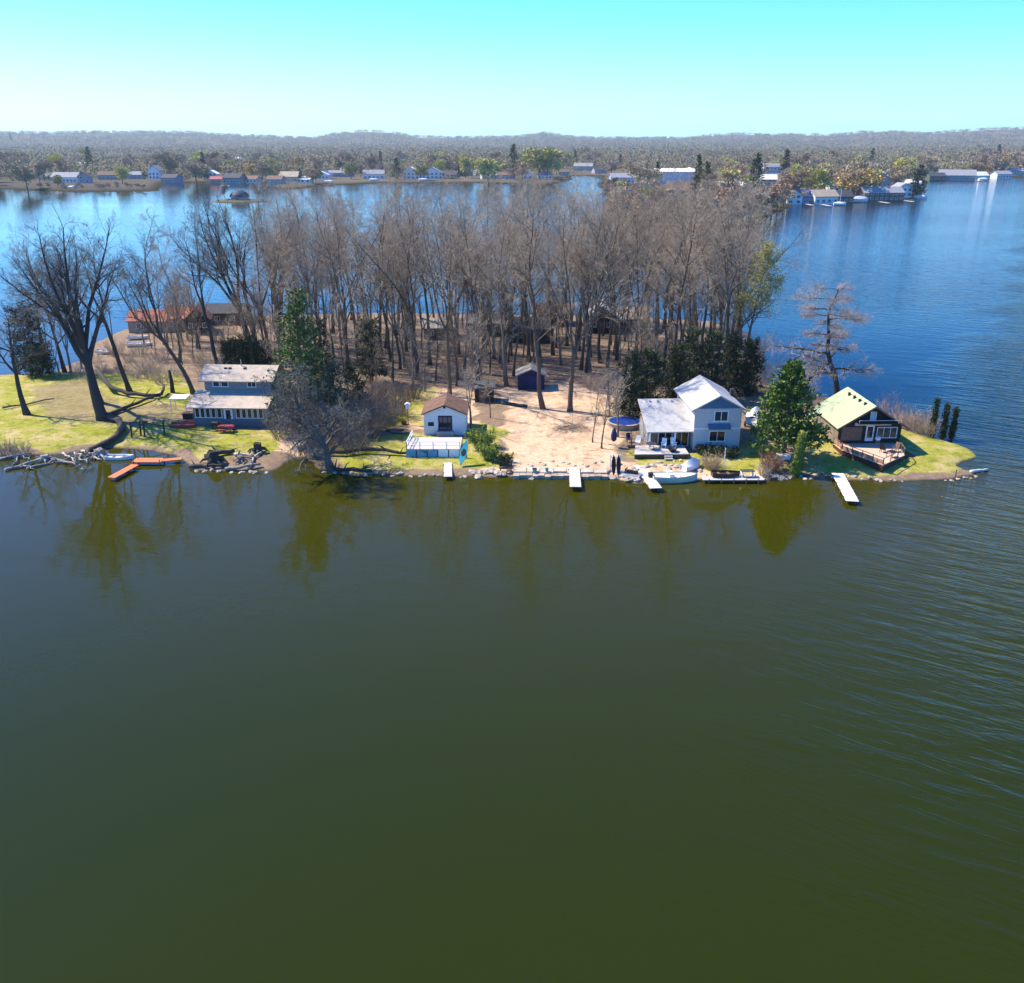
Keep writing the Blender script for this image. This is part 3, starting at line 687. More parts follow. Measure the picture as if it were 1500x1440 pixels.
obj('deck_floor', planks(dp, 1.0, .1), wood_tan, t); obj('skirt', MB().prism(dpi, -.3, .895), wood_red, t)
obj('railing', railing([(-3.5,3.5),(-3.4,.95),(-.7,-4.5),(3.2,-1.2),(4.2,3.5)], 1.0, 1.75, rails=(1.,)), wood_mid, t)
obj('rail_panel', MB().slab([(-3.5,3.4,1.05),(-3.42,.95,1.05),(-3.42,.95,1.6),(-3.5,3.4,1.6)], .04).slab([(-3.4,.9,1.05),(-.75,-4.4,1.05),(-.75,-4.4,1.5),(-3.4,.9,1.5)], .04), M('rail_boards', (.32,.19,.13), .85, .2, 3), t)
obj('stair', MB().slab([(3.6,-.9,.1),(6.2,-.4,-.15),(6.2,.5,-.15),(4.0,.5,1.0)], .12), wood_dark, t)
t2 = thing('grill', 'white kettle grill on the pointed tan deck by the cabin window', 'grill', Vector((45.2,107.0,1.70))+PO, 0)
obj('kettle', MB().lathe([(.06,.62),(.3,.72),(.34,.9),(.3,1.08),(.05,1.18)], 14), tarp, t2)
for a in range(3): obj('leg', MB().tube([(math.cos(a*2.1)*.3,math.sin(a*2.1)*.3,0),(math.cos(a*2.1)*.15,math.sin(a*2.1)*.15,.7)], .025, 5), metal, t2)
garden_chair(Vector((46.5,104.6,1.7))+PO, -1.0, 'brown deck chair at the right rail of the pointed deck', wood_mid)
garden_chair(Vector((44.9,104.4,1.7))+PO, 2.4, 'black deck chair in the middle of the pointed tan deck', black)
t2 = thing('patio_table', 'black square table near the prow of the tan deck', 'table', Vector((45.3,102.6,1.7))+PO, .5)
obj('tabletop', MB().box((0,0,.7), (1.0,1.0,.05)), black, t2)
for x in (-.42,.42):
    for y in (-.42,.42): obj('leg', MB().box((x,y,.34), (.05,.05,.68)), black, t2)
# ---------- red-roofed house and the cabins behind the wood
def simple_house(label, px, py, w, d, h, rise, ridge, rz, mw, mr, name='cabin', win=((-1.6,1.0),(1.4,1.0)), cat='house', chim=False, mf=None, trim=white, dy=None, doorm=None):
    s = spot(px, py); t = thing(name, label, cat, (s.x, s.y+(d/2 if dy is None else dy), s.z), rz)
    obj('wall', gable_wall(w, d, h, rise, ridge), mw, t); rf = obj('roof', gable_roof(w, d, h, rise, ridge), mr, t)
    if chim: obj('chimney', MB().box((w*.2,d*.1,h+rise*.9), (.6,.6,1.3)), roof_red, rf)
    for u, ww in win: window(t, 'front', w, d, u, h*.55, ww, 1.0, trim, glass_dark)
    door(t, 'front', w, d, 0, .05, .95, 2.05, doorm or wood_mid)
    return t
simple_house('long house with bright red metal roof by the far left shore', 217, 487, 7.4, 5.5, 2.3, 1.5, 'x', -.03, beige_wall, roof_red, 'red_roofed_house')
simple_house('house with orange-brown roof right of the bright red roof', 262, 485, 5.2, 6.0, 2.6, 1.7, 'x', .1, beige_wall, M('orange_brown_roof', (.42,.13,.07), .8, .2, 1.2), 'orange_roofed_house', win=((-1.6,.8),(1.6,.8)))
simple_house('dark cabin with rust gable facing the water behind the orange roof', 287, 489, 4.2, 5, 2.9, 2.0, 'y', .2, wood_dark, M('rust_roof', (.16,.045,.025), .8, .2, 1.2), 'dark_gable_cabin', win=((-1.3,.8),(1.3,.8)))
simple_house('low grey cabin deep in the wood behind the dark conifers', 330, 476, 8, 6, 2.4, 1.3, 'x', .05, wood_mid, roof_dark, 'grey_cabin')
simple_house('brown cabin with dusty roof in the middle of the wood', 716, 492, 8.5, 6.5, 2.5, 1.6, 'x', -.05, wood_dark, M('dusty_roof', (.20,.17,.15), .9, .2, 1.5), 'brown_cabin')
simple_house('dark green cabin in the wood behind the blue shed', 775, 502, 8.0, 6.0, 2.6, 1.5, 'x', .04, M('moss_green_siding', (.045,.06,.05), .8, .2, 2, board=.22), roof_dark, 'green_cabin', trim=tarp)
simple_house('orange-brown cabin with rusty roof at the back of the wood', 810, 478, 6.0, 5.5, 2.6, 1.6, 'x', .1, M('orange_stain', (.32,.16,.07), .85, .2, 2), roof_brown, 'stained_cabin')
simple_house('white-gabled dark cabin behind the wood near the back shore', 884, 488, 6.5, 7.0, 2.9, 2.2, 'y', -.1, wood_dark, tarp, 'white_gabled_cabin')
simple_house('dark cottage with pale roof among the trees right of the white gable', 922, 486, 7.0, 6.0, 2.6, 1.5, 'x', 0, wood_dark, roof_grey, 'pale_roofed_cabin')
simple_house('brown shack with light roof in the wood left of the brown cabin', 643, 497, 6.0, 5.0, 2.2, 1.2, 'x', .08, wood_mid, M('sandy_roof', (.33,.29,.25), .9, .2, 1.5), 'shack')
# ================================================================== docks, boats, shore things
def dock(name, label, a, b, w, z, m, posts=3, mp=None, cat='dock'):
    a, b = Vector((*a, 0)), Vector((*b, 0)); d = b-a; L = d.length; rz = math.atan2(d.y, d.x)
    t = thing(name, label, cat, (a.x, a.y, 0), rz)
    n = max(3, int(L/.35)); mb = MB()
    for i in range(n): mb.box((L*(i+.5)/n,0,z-.03), (L/n-.03,w,.05))
    obj('planking', mb, m, t)
    for s in (-1, 1): obj('stringer', MB().box((L/2,s*(w/2-.12),z-.13), (L-.1,.09,.14)), mp or wood_mid, t)
    for i in range(posts):
        for s in (-1, 1): obj('post', MB().tube([(L*(i+.5)/posts,s*(w/2+.05),-1.2),(L*(i+.5)/posts,s*(w/2+.05),z+.12)], .06, 7), mp or wood_mid, t)
    return t
def hull(L, W, H, open_=True, sheer=.25, n=13, flat=.25, stern=.75):
    mb = MB(); ring = 9
    for i in range(n):
        t = i/(n-1); x = (t-.5)*L
        w = W/2*(max(0.02, (1-abs(2*t-1)**2.4)) if stern == 0 else (stern+(1-stern)*math.sin(min(t*2,1)*PI/2))*max(.02, 1-max(0,(t-.45)/.55)**2.2))
        zt = H*(1+sheer*(2*t-1)**2)
        for k in range(ring):
            a = PI*k/(ring-1); y = math.cos(a)*w
            s = math.sin(a); mb.v.append(Vector((x, math.copysign(abs(math.cos(a))**.6, math.cos(a))*w, zt*(1-s**flat if s > 0 else 1))))
    for i in range(n-1):
        for k in range(ring-1):
            a = i*ring+k; mb.f.append((a, a+1, a+ring+1, a+ring))
    mb.f.append(tuple(range(ring))); mb.f.append(tuple((n-1)*ring+k for k in reversed(range(ring))))
    return mb
def deck_of(h, n=13, ring=9, dz=0):
    mb = MB(); v = h.v
    for i in range(n): mb.v += [v[i*ring]+Vector((0,0,dz)), v[i*ring+ring-1]+Vector((0,0,dz))]
    for i in range(n-1): mb.f.append((2*i, 2*i+1, 2*i+3, 2*i+2))
    return mb
def rowboat(name, label, loc, rz, L, W, m, upside=False, tilt=(0,0), cat='boat', group=None):
    t = thing(name, label, cat, loc, rz, group); t.rotation_euler = (tilt[0]+(PI if upside else 0), tilt[1], rz)
    h = hull(L, W, .45); obj('hull', h, m, t, smooth=True)
    dk = deck_of(h, dz=-.22); obj('floor', dk, m, t)
    for f in (-.25, .1): obj('thwart', MB().box((L*f,0,.30), (.28,W*.86,.04)), wood_mid, t)
    obj('gunwale', MB().tube([h.v[i*9]+Vector((0,0,.01)) for i in range(13)], .03, 5).tube([h.v[i*9+8]+Vector((0,0,.01)) for i in range(13)], .03, 5), m, t)
    return t
def kayak(name, label, loc, rz, m, L=3.2, W=.72, rot=None, cat='kayak', group=None):
    t = thing(name, label, cat, loc, rz, group)
    if rot: t.rotation_euler = rot
    h = hull(L, W, .3, sheer=.35, stern=0); obj('hull', h, m, t, smooth=True)
    d = deck_of(h, dz=.0)
    obj('deck', d, m, t); obj('seat', MB().lathe([(.24,.28),(.27,.33),(.2,.34)], 14, sx=1.7), black, t); return t
def log(name, label, a, b, r0, r1, m, cat='log', group=None, bend=.15, stubs=0, seed=1):
    rg = random.Random(seed); a, b = Vector(a), Vector(b); c = (a+b)/2
    t = thing(name, label, cat, a, 0, group); n = 6; L = (b-a).length
    pts = [a.lerp(b, i/n)-a+Vector((rg.uniform(-1,1),rg.uniform(-1,1),rg.uniform(-.3,.6)))*bend*L*.15*math.sin(PI*i/n) for i in range(n+1)]
    rad = [r0+(r1-r0)*i/n for i in range(n+1)]
    obj('stem', MB().tube(pts, rad, 8), m, t, smooth=True)
    for k in range(stubs):
        i = rg.randint(1, n-1); d = Vector((rg.uniform(-1,1),rg.uniform(-1,1),rg.uniform(.2,1))).normalized(); q = pts[i]; LL = rg.uniform(.5,1.6)
        obj('branch', MB().tube([q, q+d*LL*.5+Vector((0,0,.1)), q+d*LL+rvec(rg)*.15], [rad[i]*.45, rad[i]*.3, .02], 5), m, t, smooth=True)
    return t
def sp3(px, py, dz=0): p = spot(px, py); return Vector((p.x, p.y, p.z+dz))
def wp(px, py, z=0): x, y = unproject(px, py, z); return (x, y)
# docks
t = thing('orange_dock', 'orange painted dock with a slanting arm at the left shore', 'dock', (*wp(212,675,.45),0), 0)
obj('platform', MB().box((.35,.25,.42), (3.4,1.5,.1)), orange, t)
o0 = wp(212,675,.45); a1 = Vector((*wp(198,681,.4),.40)); a2 = Vector((*wp(163,700,.4),.40)); off = Vector((o0[0],o0[1],0))
obj('arm', MB().bar(a1-off, a2-off, .95, .1), orange, t)
obj('gangplank', MB().bar((2.0,.3,.40),(4.1,.8,.45),.8,.09), orange, t)
for x, y in ((-1.2,-.4),(-1.2,.9),(1.9,-.4),(1.9,.9)): obj('post', MB().tube([(x,y,-1),(x,y,.75)], .06, 7), wood_mid, t)
rowboat('white_rowboat', 'white rowboat tied behind the orange dock', (*wp(176,671,.1),-.08), .05, 3.3, 1.25, white)
dock('white_dock', 'short upright-looking white dock below the panelled deck', wp(656,676,.5), wp(656,698,.5), .95, .5, offwhite, 2)
dock('white_dock', 'straight white dock running out from the pale seawall', wp(841,684,.55), wp(843,713,.55), 1.25, .55, offwhite, 3)
dock('white_dock', 'white diagonal dock between the jet ski and the cream boat', wp(936,681,.55), wp(961,715,.55), 1.35, .55, offwhite, 4)
dock('white_dock', 'long white dock at the right tip below the dark cabin', wp(1227,693,.5), wp(1249,734,.5), 1.3, .5, white, 4)
dock('shore_dock', 'grey boardwalk along the shore before the two-storey house', wp(1028,700,.45), wp(1118,700,.45), 1.3, .45, deck_white, 5)
# seawall, rocks
t = thing('seawall', 'pale concrete seawall edging the sandy clearing', 'seawall', (*wp(820,695,.3),0), 0)
o0 = Vector((*wp(820,695,.3), 0)); L1, R1 = Vector((*wp(752,692,.5),0))-o0, Vector((*wp(890,694,.5),0))-o0
mb = MB(); n = 15; rw = random.Random(14)
for i in range(n):
    p = L1.lerp(R1, (i+.5)/n); mb.box((p.x, p.y+rw.uniform(-.18,.18), -.08+rw.uniform(-.08,.06)), ((R1-L1).length/n-rw.uniform(.01,.05), 1.2+rw.uniform(-.2,.3), .95), rz=math.atan2((R1-L1).y,(R1-L1).x)+rw.uniform(-.05,.05))
obj('block_course', mb, concrete, t)
mb = MB()
for i in range(7):
    p = L1.lerp(R1, (i+.5)/7); mb.box((p.x, p.y+1.15+rw.uniform(-.25,.2), .40+rw.uniform(-.04,.05)), ((R1-L1).length/7-rw.uniform(.02,.12), 1.5+rw.uniform(-.3,.3), .3), rz=rw.uniform(-.06,.06))
obj('upper_course', mb, M('sandy_slabs', (.44,.36,.27), .9, .3, 1.1, .5), t)
def rock_mesh(seed):
    bm_ = MB().lathe([(.25,-.3),(.5,-.15),(.55,.08),(.38,.3),(.12,.38)], 9)
    rg = random.Random(seed); bm_.v = [v*(1+rg.uniform(-.22,.22)) for v in bm_.v]; return bm_.mesh('rock', stone)
RK = [rock_mesh(s) for s in range(4)]; rg = random.Random(4)
def rocks(px0, py0, px1, py1, n, label, smin, smax, jit=3):
    for i in range(n):
        f = (i+rg.random()*.6)/n; px = px0+(px1-px0)*f; py = py0+(py1-py0)*f+rg.uniform(-jit, jit)
        x, y = wp(px, py, .1); s = rg.uniform(smin, smax)
        o = bpy.data.objects.new('shore_rock', RK[i % 4]); C.objects.link(o); o.location = (x, y, max(zg(x,y),0)+s*.05); o.rotation_euler = (rg.uniform(-.2,.2),rg.uniform(-.2,.2),rg.uniform(0,6)); o.scale = (s*1.3, s, s*.8)
        tag(o, label, 'rock', 'rocks along the shore: '+label)
rocks(692, 696, 748, 695, 10, 'pale boulder at the water left of the concrete seawall', .5, 1.1)
rocks(755, 699, 886, 699, 22, 'pale rock in the water along the front of the seawall', .25, .7, 1.5)
rocks(760, 684, 885, 684, 14, 'pale stone lying on the sand behind the seawall', .2, .5, 4)
rocks(905, 690, 1020, 682, 14, 'pale stone on the bank between the docks', .3, .7, 6)
rocks(600, 696, 690, 697, 9, 'small stone at the water by the upright-looking dock', .2, .45, 1.5)
rocks(886, 695, 935, 706, 9, 'pale rock on the shore left of the diagonal dock', .5, 1.0)
rocks(975, 690, 1030, 688, 8, 'cream rock on the bank behind the cream boat', .5, 1.0, 5)
rocks(1118, 700, 1200, 697, 11, 'rock on the shore below the mossy broken trunk', .35, .8)
rocks(1210, 697, 1330, 705, 12, 'small stone along the water under the pointed deck', .2, .45, 1.5)
rocks(1385, 703, 1435, 697, 8, 'small stone on the shore of the grassy tip', .2, .45, 1.5)
rocks(470, 692, 600, 697, 9, 'stone at the water under the vine-tangled tree', .3, .6, 2)
rocks(280, 690, 400, 690, 9, 'grey stone below the driftwood stumps', .3, .7, 2)
log('driftwood_log', 'pale driftwood log lying on the very end of the right spit', sp3(1422,692,.12), sp3(1447,689,.12), .2, .12, M('bleached_driftwood', (.62,.57,.52), .9, .2, 3), 'driftwood')
# left shore driftwood tangle
for i, (x0,y0,x1,y1,r,lab) in enumerate(((8,690,62,676,.20,'long grey driftwood log slanting into the water at far left'),(40,688,120,668,.16,'thin driftwood log across the left shoreline pile'),
    (70,672,112,684,.22,'thick driftwood log on the left shore below the lawn'),(92,664,112,680,.14,'short grey driftwood log pointing at the water'),(110,664,128,680,.15,'second short driftwood log beside the big leaning tree'),
    (120,662,150,676,.18,'pale driftwood log under the fallen limb'),(0,674,45,664,.2,'grey driftwood log at the left edge of the lawn'),(128,674,160,664,.13,'forked driftwood log left of the white rowboat'),(20,682,30,664,.12,'driftwood stick standing among logs at far left'))):
    log('driftwood_log', lab, sp3(x0,y0,.12), sp3(x1,y1,.2), r, r*.6, driftw, 'driftwood', 'driftwood on the left shore', .5, 2, i)
def limb(label, path, rad, m=bark_dark, cat='fallen limb'):
    P = [sp3(a, b, c) for a, b, c in path]; t = thing('fallen_limb', label, cat, P[0], 0); n = len(P)
    pts = [p-P[0] for p in P]; sm = []
    for k in range(n-1):
        for f in (0, .34, .67): sm.append(pts[k].lerp(pts[k+1], f)+rvec(random.Random(k*3+int(f*9)))*.06)
    sm.append(pts[-1]); obj('stem', MB().tube(sm, [rad[0]+(rad[1]-rad[0])*q/(len(sm)-1) for q in range(len(sm))], 8), m, t, smooth=True)
    q = sm[len(sm)//2]; obj('branch', MB().tube([q, q+Vector((.5,.2,.5)), q+Vector((.9,.3,1.0))], [.1,.07,.02], 5), m, t)
limb('thick black fallen limb curving from the big leaning tree to the shore', [(152,612,.5),(174,620,.55),(181,632,.5),(172,645,.45),(150,654,.4),(132,662,.25)], (.5,.34))
limb('long dark fallen limb resting against the big leaning tree', [(146,562,2.2),(163,576,1.0),(188,581,.5),(226,584,.4),(238,582,.5),(241,575,1.0)], (.36,.19))
limb('straight dark fallen limb between the leaning tree and the long limb', [(160,611,.4),(190,598,.4),(226,585,.4)], (.31,.17))
rl = random.Random(66)
for i in range(16):
    x0 = rl.uniform(-5, 150); y0 = 672+rl.uniform(-8, 14); x1 = x0+rl.uniform(-28, 28); y1 = y0+rl.uniform(-9, 9)
    log('driftwood_stick', ('thin ' if i % 2 else 'crooked ')+('pale' if i % 3 else 'brown')+' driftwood stick jammed among the larger logs on the left shore', sp3(x0,y0,.15), sp3(x1,y1,.35), .07, .03, driftw if i % 3 else bark_grey, 'driftwood', 'driftwood sticks on the left shore', .9, 1, 60+i)
log('fallen_limb', 'dark fallen branch lying on the lawn near the leftmost trunk', sp3(4,600,.25), sp3(80,587,.3), .13, .08, bark_dark, 'fallen limb', None, .3, 1, 7)
for i, (x0,y0,x1,y1,r,lab) in enumerate(((300,672,344,664,.35,'black fallen trunk on top of the driftwood stumps'),(278,686,330,684,.22,'low wet log at the water below the stumps'),(362,690,384,662,.16,'pale branch leaning on the stumps beside the sandy landing'),(330,690,382,683,.2,'grey log along the water under the stumps'),(344,668,372,672,.2,'grey log behind the pale leaning branch'))):
    log('shore_log', lab, sp3(x0,y0,.25), sp3(x1,y1,.35), r, r*.7, bark_dark if i in (0,1) else driftw, 'log', 'logs by the sandy landing', .5, 2, 20+i)
def stump(label, px, py, r, h, m, seed):
    rg = random.Random(seed); s = sp3(px,py); t = thing('tree_stump', label, 'stump', s, 0)
    mb = MB().lathe([(r*1.3,-.3),(r,.1),(r*.85,h*.5),(r*.8,h),(r*.3,h*.9)], 11); mb.v = [v+rvec(rg)*r*.09 for v in mb.v]; obj('trunk', mb, m, t)
    for k in range(6):
        a = k*1.05+rg.uniform(-.3,.3); obj('root', MB().tube([(math.cos(a)*r*.7,math.sin(a)*r*.7,h*.4),(math.cos(a)*r*1.8,math.sin(a)*r*1.8,h*.25),(math.cos(a)*r*2.5,math.sin(a)*r*2.5,-.1)], [r*.3,r*.2,.03], 5), m, t)
stump('big black upturned stump at the water below the lake house', 314, 678, .75, 1.5, bark_dark, 1)
stump('pale spreading root mass at the shore under the leaning giant', 146, 668, .7, .9, driftw, 5)
stump('grey root lump among the driftwood at far left', 66, 674, .5, .6, driftw, 6)
stump('dark stump on the sandy landing edge with a board across it', 378, 662, .55, 1.1, bark_dark, 2)
stump('low brown stump between the two dark stumps', 352, 676, .4, .7, bark_grey, 3)
s = sp3(253,575); t = thing('dead_snag', 'short limbless dead trunk standing left of the lake house', 'dead tree', s, 0); obj('trunk', MB().tube([(0,0,-.3),(.05,0,1.6),(-.1,0,3.4)], [.36,.28,.2], 8), bark_dark, t, smooth=True)
# left lawn objects
s = sp3(212,640); t = thing('swing_frame', 'dark timber frame with beams standing on the left shore', 'frame', s, .1)
for x, y in ((-1.6,0),(-.6,.5),(.0,0),(2.4,.2)): obj('post', MB().tube([(x,y,-.4),(x+.1,y,2.0)], .12, 6), bark_dark, t)
obj('beam', MB().bar((-1.7,0,1.95),(.6,.1,2.0),.16), bark_dark, t); obj('beam', MB().bar((0,0,1.95),(2.5,.2,1.3),.14), bark_dark, t); obj('brace', MB().bar((-1.5,0,.3),(-.1,0,1.7),.1), bark_dark, t)
for i, (px, py, lab, rz) in enumerate(((268,626,'red kayak lying nearest the shore left of the lake house',.1),(272,621,'orange-red kayak lying behind the red kayak',.18))):
    kayak('kayak', lab, sp3(px,py,.05), rz, red if i == 0 else M('orange_plastic', (.60,.10,.045), .5, .2, 3), 3.6, .8)
s = sp3(276,613); t = thing('storage_box', 'dark wooden storage box behind the red kayaks', 'box', s, .1); obj('box_body', MB().box((0,0,.35), (1.3,.7,.8)), wood_dark, t); obj('lid', MB().box((0,0,.79), (1.4,.8,.08)), wood_mid, t)
s = sp3(331,632); t = thing('picnic_table', 'faded red picnic table in front of the lake house porch', 'picnic table', s, .05)
obj('tabletop', MB().box((0,0,.75), (1.9,.8,.06)), red, t)
for y in (-.7,.7): obj('bench', MB().box((0,y,.45), (1.9,.28,.05)), red, t)
for x in (-.7,.7): obj('leg', MB().bar((x,-.75,0),(x,.2,.72),.08).bar((x,.75,0),(x,-.2,.72),.08).bar((x+.08,-.8,.4),(x+.08,.8,.4),.07), red, t)
s = sp3(316,630); t = thing('smoker_grill', 'black barrel grill left of the red picnic table', 'grill', s, 0); obj('barrel', MB().tube([(-.45,0,.85),(.45,0,.85)], .3, 12), black, t)
for x in (-.35,.35):
    for y in (-.2,.2): obj('leg', MB().bar((x,y,0),(x,y,.7),.05), black, t)
s = sp3(266,603); t = thing('white_canopy', 'flat white canopy on posts at the left end of the lake house', 'canopy', s, -.05)
obj('canopy_top', MB().slab([(-1.2,-.9,2.05),(1.2,-.9,2.1),(1.2,.9,2.25),(-1.2,.9,2.2)], .14), white, t)
for x in (-1.05,1.05):
    for y in (-.75,.75): obj('post', MB().box((x,y,1.0), (.08,.08,2.0)), white, t)
rowboat('upturned_rowboat', 'upturned white rowboat at the edge of the sandy landing', sp3(441,654,.48), 1.2, 2.6, 1.2, white, True)
s = sp3(428,642); t = thing('garden_statue', 'small dark statue on a round base by the sandy landing', 'statue', s, 0)
obj('base', MB().lathe([(.55,-.1),(.55,.14),(.45,.2)], 14), bark_dark, t); obj('figure', MB().lathe([(.2,.2),(.26,.55),(.16,.95),(.22,1.2),(.12,1.42),(.16,1.58),(.06,1.75)], 10), bark_grey, t)
s = sp3(598,622); t = thing('birdhouse', 'white birdhouse on a thin post left of the cottage', 'birdhouse', s, 0)
obj('post', MB().tube([(0,0,-.3),(0,0,2.2)], .06, 7), wood_mid, t); obj('house_box', MB().box((0,0,2.5), (.5,.45,.6)), white, t); obj('roof', MB().slab([(-.35,-.3,2.8),(0,-.3,3.0),(0,.3,3.0),(-.35,.3,2.8)], .04).slab([(0,-.3,3.0),(.35,-.3,2.8),(.35,.3,2.8),(0,.3,3.0)], .04), white, t)
s = sp3(596,621); t = thing('planter', 'round brown planter at the foot of the birdhouse post', 'planter', (s.x-.35,s.y-.2,s.z), 0); obj('pot', MB().lathe([(.3,0),(.4,.4),(.34,.4),(.3,.3)], 14), wood_red, t)
for i, (x0,y0,x1,y1,lab) in enumerate(((541,627,572,622,'pale weathered log on the lawn left of the cottage'),(565,632,592,631,'dark log lying right of the pale weathered log'),(572,634,600,636,'thin log lying in front of the birdhouse post'))):
    log('lawn_log', lab, sp3(x0,y0,.15), sp3(x1,y1,.15), .2, .16, (driftw, bark_dark, bark_grey)[i], 'log', 'logs on the cottage lawn', .1, 0, 40+i)
kayak('kayak', 'teal kayak leaning upright against the panelled deck corner', (*spot(680,679)[:2],1.75), 0, teal, 3.0, .8, rot=(.2,-.95,1.15))
# clearing
s = sp3(741,690); t = thing('plank_bench', 'dark slatted bench at the left end of the seawall', 'bench', s, .05)
mb = MB(); [mb.box((0,-.2+.2*i,.46), (1.5,.15,.05)) for i in range(3)]; obj('seat', mb, wood_dark, t); mb = MB(); [mb.box((0,.3,.62+.17*i), (1.5,.04,.13)) for i in range(3)]; obj('backrest', mb, wood_dark, t)
for x in (-.62,.62): obj('leg', MB().box((x,0,.21), (.09,.55,.44)), wood_dark, t)
s = sp3(793,690); 
for i, (px, lab) in enumerate(((783,'green bottle crate on the seawall left of its middle'),(801,'green bucket on the seawall near the straight dock'))):
    s = wp(px,690,.57); t = thing('crate' if i == 0 else 'bucket', lab, 'crate' if i == 0 else 'bucket', (*s,.57), .2)
    if i == 0: obj('crate_body', MB().box((0,0,.15), (.45,.35,.3)), teal, t); obj('rim', MB().box((0,0,.31), (.5,.4,.04)), black, t)
    else: obj('pail', MB().lathe([(.15,0),(.2,.34),(.17,.34),(.14,.06)], 12), teal, t); obj('handle', MB().tube([(-.2,0,.33),(0,-.12,.45),(.2,0,.33)], .015, 5), black, t)
s = sp3(916,628); t = thing('round_pool', 'round above-ground pool with blue cover in front of the dark evergreens', 'pool', (s.x,s.y+1.4,s.z), 0)
obj('pool_wall', MB().lathe([(2.15,-.4),(2.15,.55)], 28), beige_wall, t); obj('rim', MB().lathe([(2.0,.552),(2.3,.552),(2.3,.64),(2.0,.66),(2.0,.552)], 28, cap=False), beige_wall, t); obj('cover', MB().lathe([(2.0,.56),(1.98,.68),(1.0,.64),(.1,.62)], 28), pool_blue, t)
s = sp3(925,655); t = thing('cantilever_umbrella', 'folded navy cantilever umbrella on a curved arm left of the low deck', 'umbrella', s, 0)
obj('pole', MB().tube([(0,0,-.2),(0,0,1.5),(-.25,0,2.3),(-.9,0,2.75),(-1.6,0,2.75),(-2.2,0,2.5)], .06, 8), wood_mid, t, smooth=True)
obj('canopy', MB().lathe([(.14,.75),(.34,1.0),(.38,1.6),(.22,2.2),(.05,2.5)], 10, c=(-2.2,0,0)), navy_cloth, t, smooth=True); obj('base', MB().box((0,0,.06), (.9,.9,.14)), black, t)
garden_chair(sp3(921,648,0), .2, 'navy chair under the curved umbrella arm', navy_cloth)
garden_chair(sp3(934,652,0), -.4, 'white chair between the umbrella and the low deck', white)
t = thing('paddle_rack', 'white post rack on the shore holding two black kayaks', 'rack', sp3(901,690), 0)
for x in (-.55,.55): obj('post', MB().box((x,.1,.9), (.09,.09,2.4)), white, t)
obj('rail', MB().box((0,.1,1.75), (1.2,.07,.1)), white, t); obj('rail', MB().box((0,.1,.7), (1.2,.07,.1)), white, t)
s = sp3(901,693)
for i, x in enumerate((-.25,.3)): kayak('kayak', ('left','right')[i]+' of two black kayaks leaning upright on the white rack', (s.x+x,s.y-.25,s.z+1.15), 0, black, 2.4, .5, rot=(0,-1.35,1.57))
# boats by the right-hand docks
t = thing('jet_ski', 'white and grey jet ski beached left of the diagonal dock', 'jet ski', (*wp(921,699,.1),.1), 2.6)
h = hull(2.9, 1.15, .5, stern=.8); obj('hull', h, white, t, smooth=True); obj('deck', deck_of(h), metal, t); obj('seat', MB().box((-.4,0,.72), (1.3,.38,.3)), black, t); obj('handlebar', MB().bar((.35,-.4,1.0),(.35,.4,1.0),.06).bar((.5,0,.5),(.35,0,1.0),.14), black, t)
t = thing('motor_boat', 'cream motor boat moored right of the diagonal dock', 'boat', (*wp(988,703,.1),-.1), .08)
h = hull(5.2, 1.95, .85, stern=.85, sheer=.12); obj('hull', h, M('cream_gelcoat', (.70,.62,.47), .35, .06, 1), t, smooth=True); obj('deck', deck_of(h, dz=-.12), tarp, t)
obj('outboard_motor', MB().box((-2.75,0,.75), (.5,.5,.75)).box((-2.75,0,.15), (.22,.2,.8)), black, t); obj('windscreen', MB().slab([(.5,-.75,.85),(.5,.75,.85),(.2,.65,1.3),(.2,-.65,1.3)], .03), glass, t)
for y in (-.45,.45): obj('seat', MB().box((-.5,y,.9), (.5,.55,.45)), tarp, t)
s = sp3(1013,686); t = thing('covered_dinghy', 'small boat under a peaked pale canvas behind the cream boat', 'boat', s, .7)
h = hull(3.0, 1.3, .5); obj('hull', h, white, t, smooth=True)
mb = MB(); vs = h.v; mb.v = []; 
for i in range(13): mb.v += [vs[i*9]+Vector((0,0,.02)), Vector((vs[i*9].x,0,vs[i*9].z+.75*math.sin(PI*i/12)+.05)), vs[i*9+8]+Vector((0,0,.02))]
for i in range(12): a = 3*i; mb.f += [(a,a+1,a+4,a+3),(a+1,a+2,a+5,a+4)]
obj('cover', mb, tarp, t)
rowboat('dark_rowboat', 'dark brown rowboat lying on the grey boardwalk', (*wp(1063,697,.5),.47), .04, 3.2, 1.3, M('tarred_wood', (.05,.03,.022), .6, .3, 3))
s = wp(1094,698,.45); t = thing('white_table', 'white table with dark top at the right end of the boardwalk', 'table', (*s,.455), .05)
obj('tabletop', MB().box((0,0,.72), (1.5,.75,.06)), roof_dark, t)
for x in (-.62,.62): obj('leg', MB().box((x,0,.35), (.1,.6,.68)), white, t)
for i,(px,py,lab) in enumerate(((1060,690,'thin white flagpole at the back of the boardwalk'),(1399,702,'dark mooring post in the water off the grassy tip'))):
    x, y = wp(px,py,.3); t = thing('flagpole' if i == 0 else 'mooring_post', lab, 'post', (x,y,0), 0)
    obj('pole', MB().tube([(0,0,-1),(0,0,3.0 if i == 0 else 1.3)], .045, 7), white if i == 0 else bark_dark, t); obj('cap', MB().lathe([(.02,0),(.08,.05),(.02,.12)], 8, c=(0,0,3.0 if i == 0 else 1.3)), offwhite if i == 0 else bark_dark, t)
rowboat('upturned_dinghy', 'upturned white dinghy beside the mossy broken trunk', sp3(1148,671,.5), .5, 2.5, 1.35, white, True, (0,.15))
